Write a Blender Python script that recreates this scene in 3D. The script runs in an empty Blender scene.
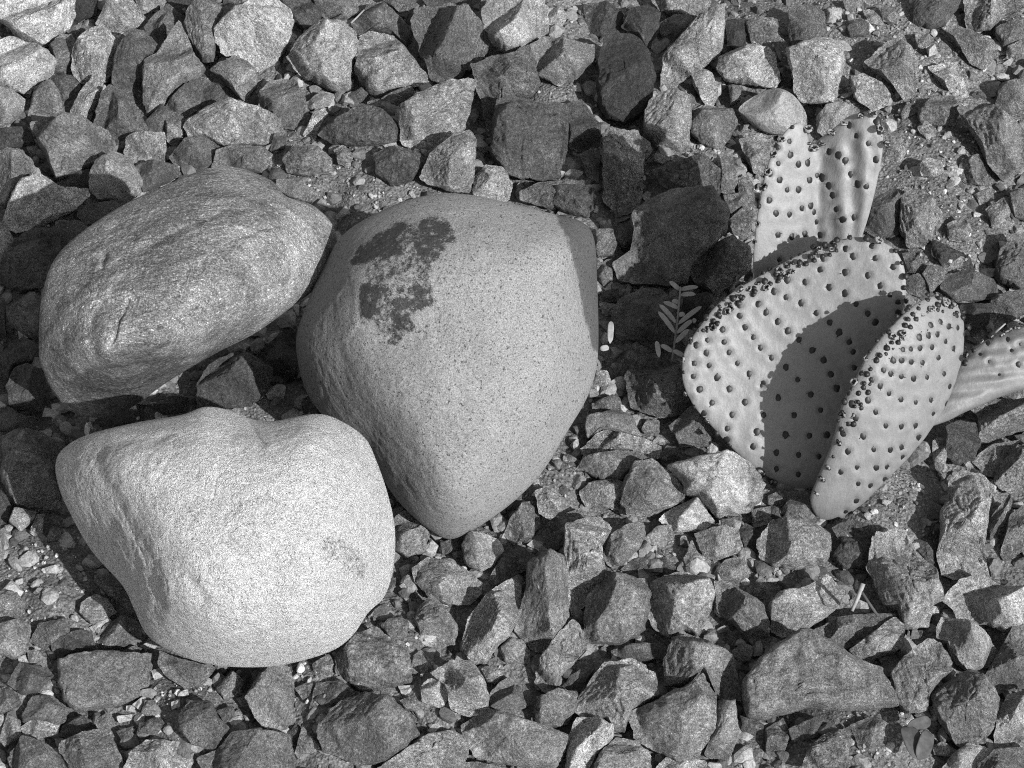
import bpy, math, random
import numpy as np
from mathutils import Vector, Euler

scene = bpy.context.scene
COL = scene.collection

# ------------------------------------------------------------------ camera
W, H = 1024, 768
PITCH = math.radians(52.0)
DIST = 1.5
FPX = DIST / 0.00068
Dv = np.array([0.0, math.cos(PITCH), -math.sin(PITCH)])
Rv = np.array([1.0, 0.0, 0.0])
Uv = np.array([0.0, math.sin(PITCH), math.cos(PITCH)])
CP = -Dv * DIST

cam = bpy.data.cameras.new("camera")
camo = bpy.data.objects.new("camera", cam)
COL.objects.link(camo)
camo.location = CP
camo.rotation_euler = (math.pi / 2 - PITCH, 0, 0)
cam.sensor_width = 36.0
cam.lens = 36.0 * FPX / W
cam.clip_start = 0.05
cam.clip_end = 500
scene.camera = camo


def ray(p):
    p = np.atleast_2d(np.asarray(p, float))
    d = Dv + ((p[:, :1] - W / 2) * Rv + (H / 2 - p[:, 1:2]) * Uv) / FPX
    return d / np.linalg.norm(d, axis=1, keepdims=True)


def ground_at(p, z=0.0):
    d = ray(p)
    t = (z - CP[2]) / d[:, 2:3]
    return CP + d * t


def plane_at(p, P0, n):
    d = ray(p)
    t = ((P0 - CP) @ n) / (d @ n)
    return CP + d * t[:, None]


def to_px(P):
    q = np.atleast_2d(P) - CP
    z = q @ Dv
    return np.stack([W / 2 + FPX * (q @ Rv) / z, H / 2 - FPX * (q @ Uv) / z], 1)


# ------------------------------------------------------------------ noise
def _hash(ix, iy, iz, seed):
    h = (ix * 374761393 + iy * 668265263 + iz * 2147483647 + seed * 974711) & 0xFFFFFFFF
    h = ((h ^ (h >> 13)) * 1274126177) & 0xFFFFFFFF
    h = (h ^ (h >> 16)) & 0xFFFFFFFF
    return h.astype(np.float64) / 4294967295.0 * 2 - 1


def vnoise(p, seed=0):
    i = np.floor(p).astype(np.int64)
    f = p - i
    f = f * f * f * (f * (f * 6 - 15) + 10)
    r = 0
    for dx in (0, 1):
        wx = f[:, 0] if dx else 1 - f[:, 0]
        for dy in (0, 1):
            wy = f[:, 1] if dy else 1 - f[:, 1]
            for dz in (0, 1):
                wz = f[:, 2] if dz else 1 - f[:, 2]
                r = r + wx * wy * wz * _hash(i[:, 0] + dx, i[:, 1] + dy, i[:, 2] + dz, seed)
    return r


def fbm(p, seed=0, o=3, g=0.5):
    r = 0; a = 1
    for k in range(o):
        r = r + a * vnoise(p * (2.03 ** k) + k * 17.3, seed + k)
        a *= g
    return r


def inside(pts, poly):
    x, y = pts[:, 0], pts[:, 1]
    c = np.zeros(len(pts), bool)
    n = len(poly)
    for i in range(n):
        x0, y0 = poly[i]; x1, y1 = poly[(i + 1) % n]
        if y0 == y1:
            continue
        m = ((y0 > y) != (y1 > y)) & (x < (x1 - x0) * (y - y0) / (y1 - y0) + x0)
        c ^= m
    return c


# ------------------------------------------------------------------ mesh helpers
def make_obj(name, verts, faces, mat=None, parent=None, loc=(0, 0, 0), smooth=True):
    me = bpy.data.meshes.new(name)
    me.from_pydata([tuple(v) for v in np.asarray(verts, float).tolist()], [], faces)
    if mat:
        me.materials.append(mat)
    if smooth:
        me.polygons.foreach_set("use_smooth", [True] * len(me.polygons))
    me.update()
    o = bpy.data.objects.new(name, me)
    o.location = loc
    COL.objects.link(o)
    if parent is not None:
        o.parent = parent
    return o


def tag(o, label=None, cat=None, group=None, kind=None):
    if label: o["label"] = label
    if cat: o["category"] = cat
    if group: o["group"] = group
    if kind: o["kind"] = kind
    return o


def poly_area(o):
    x, y = o[:, 0], o[:, 1]
    return 0.5 * np.sum(x * np.roll(y, -1) - y * np.roll(x, -1))


def spline(poly, n):
    """closed Catmull-Rom curve, n points by arc length"""
    P = np.asarray(poly, float)
    out = []
    m = len(P)
    for i in range(m):
        p0, p1, p2, p3 = P[i - 1], P[i], P[(i + 1) % m], P[(i + 2) % m]
        for t in np.linspace(0, 1, 10, endpoint=False):
            out.append(0.5 * (2 * p1 + (p2 - p0) * t + (2 * p0 - 5 * p1 + 4 * p2 - p3) * t * t
                              + (3 * p1 - 3 * p2 + p3 - p0) * t ** 3))
    return resample(np.array(out), n)


def resample(P, n):
    Q = np.vstack([P, P[:1]])
    s = np.r_[0, np.cumsum(np.linalg.norm(np.diff(Q, axis=0), axis=1))]
    t = np.linspace(0, s[-1], n, endpoint=False)
    return np.stack([np.interp(t, s, Q[:, 0]), np.interp(t, s, Q[:, 1])], 1)


def chaikin(P, r=0.12):
    Q = []
    for i in range(len(P)):
        a, b = P[i], P[(i + 1) % len(P)]
        Q += [a * (1 - r) + b * r, a * r + b * (1 - r)]
    return np.array(Q)


def smin(a, b, k):
    if k <= 0:
        return np.minimum(a, b)
    h = np.clip(0.5 + 0.5 * (b - a) / k, 0, 1)
    return b * (1 - h) + a * h - k * h * (1 - h)


def ring_faces(nr, nt):
    """nr rings of nt verts after a first centre vertex; last vertex closes the back"""
    F = []
    for s in range(nt):
        F.append((0, 1 + s, 1 + (s + 1) % nt))
    for r in range(nr - 1):
        a = 1 + r * nt; b = a + nt
        for s in range(nt):
            s2 = (s + 1) % nt
            F.append((a + s, b + s, b + s2, a + s2))
    last = 1 + nr * nt
    a = 1 + (nr - 1) * nt
    for s in range(nt):
        F.append((a + (s + 1) % nt, a + s, last))
    return F


# ------------------------------------------------------------------ materials
class N:
    """small helper around a node tree"""
    def __init__(self, name):
        self.m = bpy.data.materials.new(name)
        self.m.use_nodes = True
        self.t = self.m.node_tree
        self.b = self.t.nodes["Principled BSDF"]
        self.b.inputs["Specular IOR Level"].default_value = 0.3

    def new(self, typ, **kw):
        n = self.t.nodes.new(typ)
        for k, v in kw.items():
            if hasattr(n, k):
                setattr(n, k, v)
            else:
                n.inputs[k].default_value = v
        return n

    def link(self, a, b):
        self.t.links.new(a, b)

    def coords(self, rnd=True):
        tc = self.new("ShaderNodeTexCoord")
        if not rnd:
            return tc.outputs["Object"]
        oi = self.new("ShaderNodeObjectInfo")
        mu = self.new("ShaderNodeMath", operation='MULTIPLY'); mu.inputs[1].default_value = 37.0
        self.link(oi.outputs["Random"], mu.inputs[0])
        ad = self.new("ShaderNodeVectorMath", operation='ADD')
        self.link(tc.outputs["Object"], ad.inputs[0])
        self.link(mu.outputs[0], ad.inputs[1])
        return ad.outputs[0]

    def stretch(self, co, scale, rot=(0, 0, 0)):
        mp = self.new("ShaderNodeMapping")
        mp.inputs["Scale"].default_value = scale
        mp.inputs["Rotation"].default_value = rot
        self.link(co, mp.inputs["Vector"])
        return mp.outputs[0]

    def noise(self, co, scale, detail=4, rough=0.6, dist=0.0):
        n = self.new("ShaderNodeTexNoise")
        n.inputs["Scale"].default_value = scale
        n.inputs["Detail"].default_value = detail
        n.inputs["Roughness"].default_value = rough
        n.inputs["Distortion"].default_value = dist
        self.link(co, n.inputs["Vector"])
        return n.outputs["Fac"]

    def voro(self, co, scale, feature='F1', out="Distance"):
        n = self.new("ShaderNodeTexVoronoi")
        n.feature = feature
        n.inputs["Scale"].default_value = scale
        self.link(co, n.inputs["Vector"])
        return n.outputs[out]

    def ramp(self, fac, a, b, lo=0.0, hi=1.0):
        n = self.new("ShaderNodeMapRange")
        n.inputs["From Min"].default_value = a
        n.inputs["From Max"].default_value = b
        n.inputs["To Min"].default_value = lo
        n.inputs["To Max"].default_value = hi
        self.link(fac, n.inputs["Value"])
        return n.outputs[0]

    def math(self, op, a, b):
        n = self.new("ShaderNodeMath", operation=op)
        for i, v in enumerate((a, b)):
            if isinstance(v, (int, float)):
                n.inputs[i].default_value = v
            else:
                self.link(v, n.inputs[i])
        return n.outputs[0]

    def grain(self, v, co, sc, amt, lo=0.36, hi=0.64):
        return self.math('MULTIPLY', v, self.ramp(self.noise(co, sc, 1, 0.6), lo, hi, 1 - amt, 1 + amt))

    def grey(self, val):
        """value socket -> base colour"""
        n = self.new("ShaderNodeCombineColor")
        c = self.math('MINIMUM', val, 0.86)
        for i in range(3):
            self.link(c, n.inputs[i])
        self.link(n.outputs[0], self.b.inputs["Base Color"])

    def obj_value(self):
        oi = self.new("ShaderNodeObjectInfo")
        s = self.new("ShaderNodeSeparateColor")
        self.link(oi.outputs["Color"], s.inputs[0])
        return s.outputs[0]

    def attr(self, name):
        a = self.new("ShaderNodeAttribute")
        a.attribute_name = name
        return a.outputs["Fac"]

    def bump(self, h, strength, dist, prev=None):
        n = self.new("ShaderNodeBump")
        n.inputs["Strength"].default_value = strength
        n.inputs["Distance"].default_value = dist
        self.link(h, n.inputs["Height"])
        if prev is not None:
            self.link(prev, n.inputs["Normal"])
        return n.outputs[0]

    def done(self, normal=None, rough=0.9):
        if normal is not None:
            self.link(normal, self.b.inputs["Normal"])
        self.b.inputs["Roughness"].default_value = rough
        return self.m


def rock_material(name, speck=0.6, band=False, earth=False, smooth=False, cleave=1.0, pits=0.45, sc=1.0, tone=0.3):
    n = N(name)
    co = n.coords()
    if band:
        co2 = n.stretch(co, (0.7, 1.0, 4.0), (0.4, 0.2, 0.5))
    else:
        co2 = co
    big = n.ramp(n.noise(co2, 55 * sc, 5, 0.62, 0.6), 0.3, 0.7, 1 - 1.1 * tone, 1 + tone)
    mid = n.ramp(n.noise(co2, 260, 4, 0.7), 0.3, 0.7, 1 - 0.42 * speck, 1 + 0.42 * speck)
    fin = n.ramp(n.noise(co, 1100, 2, 0.7), 0.3, 0.7, 1 - 0.5 * speck, 1 + 0.5 * speck)
    v = n.math('MULTIPLY', n.math('MULTIPLY', big, mid), n.math('MULTIPLY', fin, n.obj_value()))
    # mineral grains: a few pale flecks and dark pits
    fl = n.ramp(n.voro(co, 420), 0.10, 0.20, 1.55 if not smooth else 1.15, 1.0)
    pk = n.ramp(n.noise(co, 640, 2, 0.5), 0.30, 0.38, pits, 1.0)
    v = n.math('MULTIPLY', v, n.math('MULTIPLY', fl, pk))
    v = n.math('MULTIPLY', v, n.ramp(n.noise(n.stretch(co, (1, 1, 5.5)), 150, 5, 0.75, 0.5), 0.32, 0.68, 1 - 0.32 * cleave if not smooth else 0.9, 1 + 0.28 * cleave if not smooth else 1.08))
    v = n.grain(v, co, 1500, 0.24 if not smooth else 0.24)
    v = n.grain(v, co, 700, 0.26 if not smooth else 0.15)
    if not smooth:
        v = n.math('MULTIPLY', v, n.ramp(n.noise(co, 36, 7, 0.78, 0.8), 0.49, 0.56, 0.84, 1.24))   # mineral patches
        v = n.math('MULTIPLY', v, n.ramp(n.noise(n.stretch(co, (1, 2.2, 1)), 60, 7, 0.8, 1.5), 0.60, 0.66, 1.0, 1.5))
    if earth:
        v = n.math('MULTIPLY', v, n.ramp(n.noise(co, 130, 5, 0.7, 1.0), 0.38, 0.62, 0.6, 1.25))
    n.grey(v)
    cl = n.noise(n.stretch(co, (1, 1, 5.5)), 150, 5, 0.75, 0.5)
    b0 = n.bump(cl, 0.9 if not smooth else 0.15, 0.0042 * cleave)
    b = n.bump(n.noise(co2, 130, 6, 0.72, 0.3), 1.0 if not smooth else 0.4, 0.009, b0)
    b = n.bump(n.noise(co, 480, 5, 0.8), 1.0 if not smooth else 0.55, 0.0032, b)
    if earth:
        b = n.bump(n.voro(co, 330), 0.6, 0.002, b)
    n.b.inputs['Specular IOR Level'].default_value = 0.5
    return n.done(b, 0.62 if cleave > 1.2 else 0.85)


MAT = {
    '': rock_material("rough_stone"),
    'schist': rock_material("schist_stone", speck=0.5, cleave=1.7, pits=0.6, sc=0.7, tone=0.22),
    'granite': rock_material("granite_stone", speck=1.0, cleave=0.35, pits=0.22, sc=1.5, tone=0.36),
    'dusty': rock_material("dusty_stone", speck=0.35, cleave=0.6, pits=0.75, sc=0.5, tone=0.42),
    's': rock_material("smooth_stone", speck=0.4, smooth=True),
    'b': rock_material("banded_stone", speck=0.5, band=True),
    'e': rock_material("earthy_stone", speck=0.7, earth=True),
}


def lin(g):
    return g / 12.92 if g <= 0.04045 else ((g + 0.055) / 1.055) ** 2.4


ALB = 2.1
FLOOR = -0.014

# soil: where the ground lies high between the stones (px centre, radius px, height m)
SOIL = [((395, 160), 85, 0.004), ((300, 165), 45, 0.002), ((880, 40), 110, 0.006), ((930, 150), 90, 0.006),
        ((960, 220), 60, 0.004), ((890, 500), 55, 0.004), ((45, 590), 80, 0.005), ((20, 660), 60, 0.003),
        ((185, 700), 60, 0.003), ((330, 690), 70, 0.004), ((380, 640), 60, 0.003), ((440, 700), 50, 0.003),
        ((545, 480), 40, 0.002), ((690, 170), 55, 0.004), ((560, 90), 40, 0.002), ((860, 740), 70, 0.004),
        ((580, 240), 45, 0.001), ((540, 30), 60, 0.002), ((760, 30), 50, 0.003), ((930, 690), 30, -0.002)]


def soil_height(px):
    z = np.full(len(px), FLOOR)
    for (c, r, h) in SOIL:
        d = np.hypot(px[:, 0] - c[0], px[:, 1] - c[1]) / r
        w = np.clip(1.25 - d, 0, 1); w = w * w * (3 - 2 * w)
        z = np.maximum(z, FLOOR + (h - FLOOR - 0.004) * w)
    return z


# ------------------------------------------------------------------ stones
def build_stone(px, h, facets, rng, seed, nt=60, tilt=0.55, target=None, smooth=False, flat=False):
    px = np.asarray(px, float)
    c = px.mean(0)
    rc = ray(c)[0]
    nrm = (1 - tilt) * np.array([0, 0, 1.0]) - tilt * rc
    nrm /= np.linalg.norm(nrm)
    e1 = np.cross(np.array([0, 1.0, 0]), nrm); e1 /= np.linalg.norm(e1)
    e2 = np.cross(nrm, e1)
    zc = 0.0
    P0 = ground_at(c, zc)[0]
    if smooth:
        out = spline(px, nt)
    else:
        g = px - c
        ro = np.linalg.norm(g, axis=1, keepdims=True)
        px = c + g * (1 + 1.6 / ro)
        out = resample(chaikin(px, 0.035), nt)
    w = plane_at(out, P0, nrm) - P0
    o = np.stack([w @ e1, w @ e2], 1)
    if poly_area(o) < 0:
        o = o[::-1]
    A = abs(poly_area(o))
    R = math.sqrt(A / math.pi)
    per = np.sum(np.linalg.norm(o - np.roll(o, 1, 0), axis=1))
    rmin = min(R, 2.3 * A / per)
    # ragged outline
    if not smooth:
        nn = fbm(np.c_[o / R * 4.2, np.full(len(o), seed * 1.7)], seed, 3, 0.6)
        o = o * (1 + 0.040 * nn[:, None])
    nf, nb = (15, 5) if nt < 80 else (27, 7)
    tf = np.sin(np.linspace(0, math.pi / 2, nf + 1))[1:] ** 0.9
    tb = np.cos(np.linspace(0, math.pi / 2, nb + 2))[1:-1]
    cen = np.zeros((1, 2))
    # keep the centre inside
    rings = [t * o for t in tf]
    Hh = 1.12 * h * rmin
    p2 = np.vstack([cen] + rings)
    T = np.r_[0, np.repeat(tf, nt)]
    base = Hh * (1 - T ** 3.2) ** 0.62 if smooth else Hh * (0.6 if flat else 1.05) * (1 - T ** (12.0 if flat else rng.choice([5.0, 7.0, 9.0]))) ** 0.55
    hz = base.copy()
    k = 0.10 * Hh if smooth else 0.012 * Hh
    FA = list(facets)
    nfac = rng.randint(2, 4) if not smooth else 3
    a0 = rng.uniform(0, 360)
    have = [f[0] for f in FA]
    for i in range(nfac):
        az = a0 + i * 360 / nfac + rng.uniform(-28, 28)
        if any(abs((az - x + 180) % 360 - 180) < 40 for x in have):
            continue
        FA.append((az, rng.uniform(-0.2, 0.4) if not smooth else rng.uniform(0, .5), rng.uniform(0.45, 2.0) * (0.6 if smooth else 0.35 if flat else 1)))
    for (az, off, s) in FA:
        d = np.array([math.cos(math.radians(az)), math.sin(math.radians(az))])
        hz = smin(hz, Hh * (1 - s * (p2 @ d / R - off)), k)
    if not smooth:                               # chipped corners
        for i in range(rng.randint(1, 4)):
            az = rng.uniform(0, 360)
            d = np.array([math.cos(math.radians(az)), math.sin(math.radians(az))])
            hz = smin(hz, Hh * (1 - rng.uniform(1.4, 3.2) * (p2 @ d / R - rng.uniform(0.45, 0.8))), k)
    # tilt of the whole top
    ga = rng.uniform(0, 2 * math.pi); gm = rng.uniform(0.0, 0.65) * (0.2 if flat else 1)
    hz = hz + Hh * gm * (p2 @ np.array([math.cos(ga), math.sin(ga)]) / R) * (1 - T ** 2)
    hz = np.maximum(hz, -0.15 * Hh * (1 - T))
    pb = np.vstack([t * o for t in tb] + [cen])
    Tb = np.r_[np.repeat(tb, nt), 0]
    Hb = 0.75 * rmin
    hb = -Hb * (1 - Tb ** 2.2) ** 0.6
    q = np.vstack([p2, pb])
    z = np.r_[hz, hb]
    edge = np.r_[np.clip((1 - T) * 6, 0.0, 1), np.ones(len(Tb))]
    p3 = np.c_[q / R, z / R]
    la = rng.uniform(0, math.pi)
    lay_d = np.array([math.cos(la), math.sin(la), rng.uniform(-.6, .6)])
    amp = 0.4 if smooth else 1.0
    n1 = fbm(p3 * 1.6 + seed * 3.1, seed, 3)
    n2 = fbm(p3 * 5.0 + seed * 1.3, seed + 7, 3, 0.6)
    rid = np.abs(vnoise(p3 * 2.6 + seed * 2.2, seed + 31))
    z = z + R * amp * edge * ((0.024 if not smooth else 0.05) * n1 + (0.024 if not smooth else 0.028) * n2 + (0 if smooth else 0.03 * (0.3 - np.abs(vnoise(p3 * 4.1 + seed * 1.9, seed + 77)))) - 0.06 * np.clip(0.14 - rid, 0, 1) / 0.14 * (rng.random() < 0.5))
    if not smooth and rng.random() < 0.55:      # fracture ledges
        st = R * 0.11
        zz = z + 0.4 * st * vnoise(p3 * 2.0, seed + 3)
        led = np.floor(zz / st) * st + st * np.clip(((zz / st) % 1.0 - 0.5) * 2.5 + 0.5, 0, 1)
        z = np.where(edge > 0.3, z * 0.45 + led * 0.55, z)
    if nt >= 80:                                 # fine chipped relief on the larger stones
        n3 = fbm(p3 * 11 + seed * 0.7, seed + 50, 3, 0.65)
        lay = vnoise(p3 @ np.array([[2, 0, 0], [0, 2, 0], [0, 0, 2.0]]) + np.outer(p3 @ lay_d * 14, lay_d), seed + 60)
        z = z + R * amp * edge * (0.017 * n3 + 0.014 * lay)
    V = q[:, :1] * e1 + q[:, 1:] * e2 + z[:, None] * nrm
    if target is not None:
        zmin = V[:, 2].min()
        zc = target - zmin
        P1 = ground_at(c, zc)[0]
        s = np.linalg.norm(P1 - CP) / np.linalg.norm(P0 - CP)
        V = V * s
        P0 = P1
    return V, ring_faces(nf + nb, nt), P0, A


def parse_stones():
    res = []
    for ln in STONES.strip().splitlines():
        t, g, h, lab, pts, op = ln.split('|')
        cx, cy = [int(v) for v in t.split(',')]
        P = np.array([[float(v) for v in s.split(',')] for s in pts.split()]) / 4.0 + np.array([cx * 256, cy * 192])
        style = ''; fac = []
        for w in op.split():
            if ':' in w:
                fac.append(tuple(float(v) for v in w.split(':')))
            else:
                style = w
        res.append(dict(g=float(g), h=float(h), label=lab, px=P, style=style, fac=fac,
                        area=abs(poly_area(P))))
    return res


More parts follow.
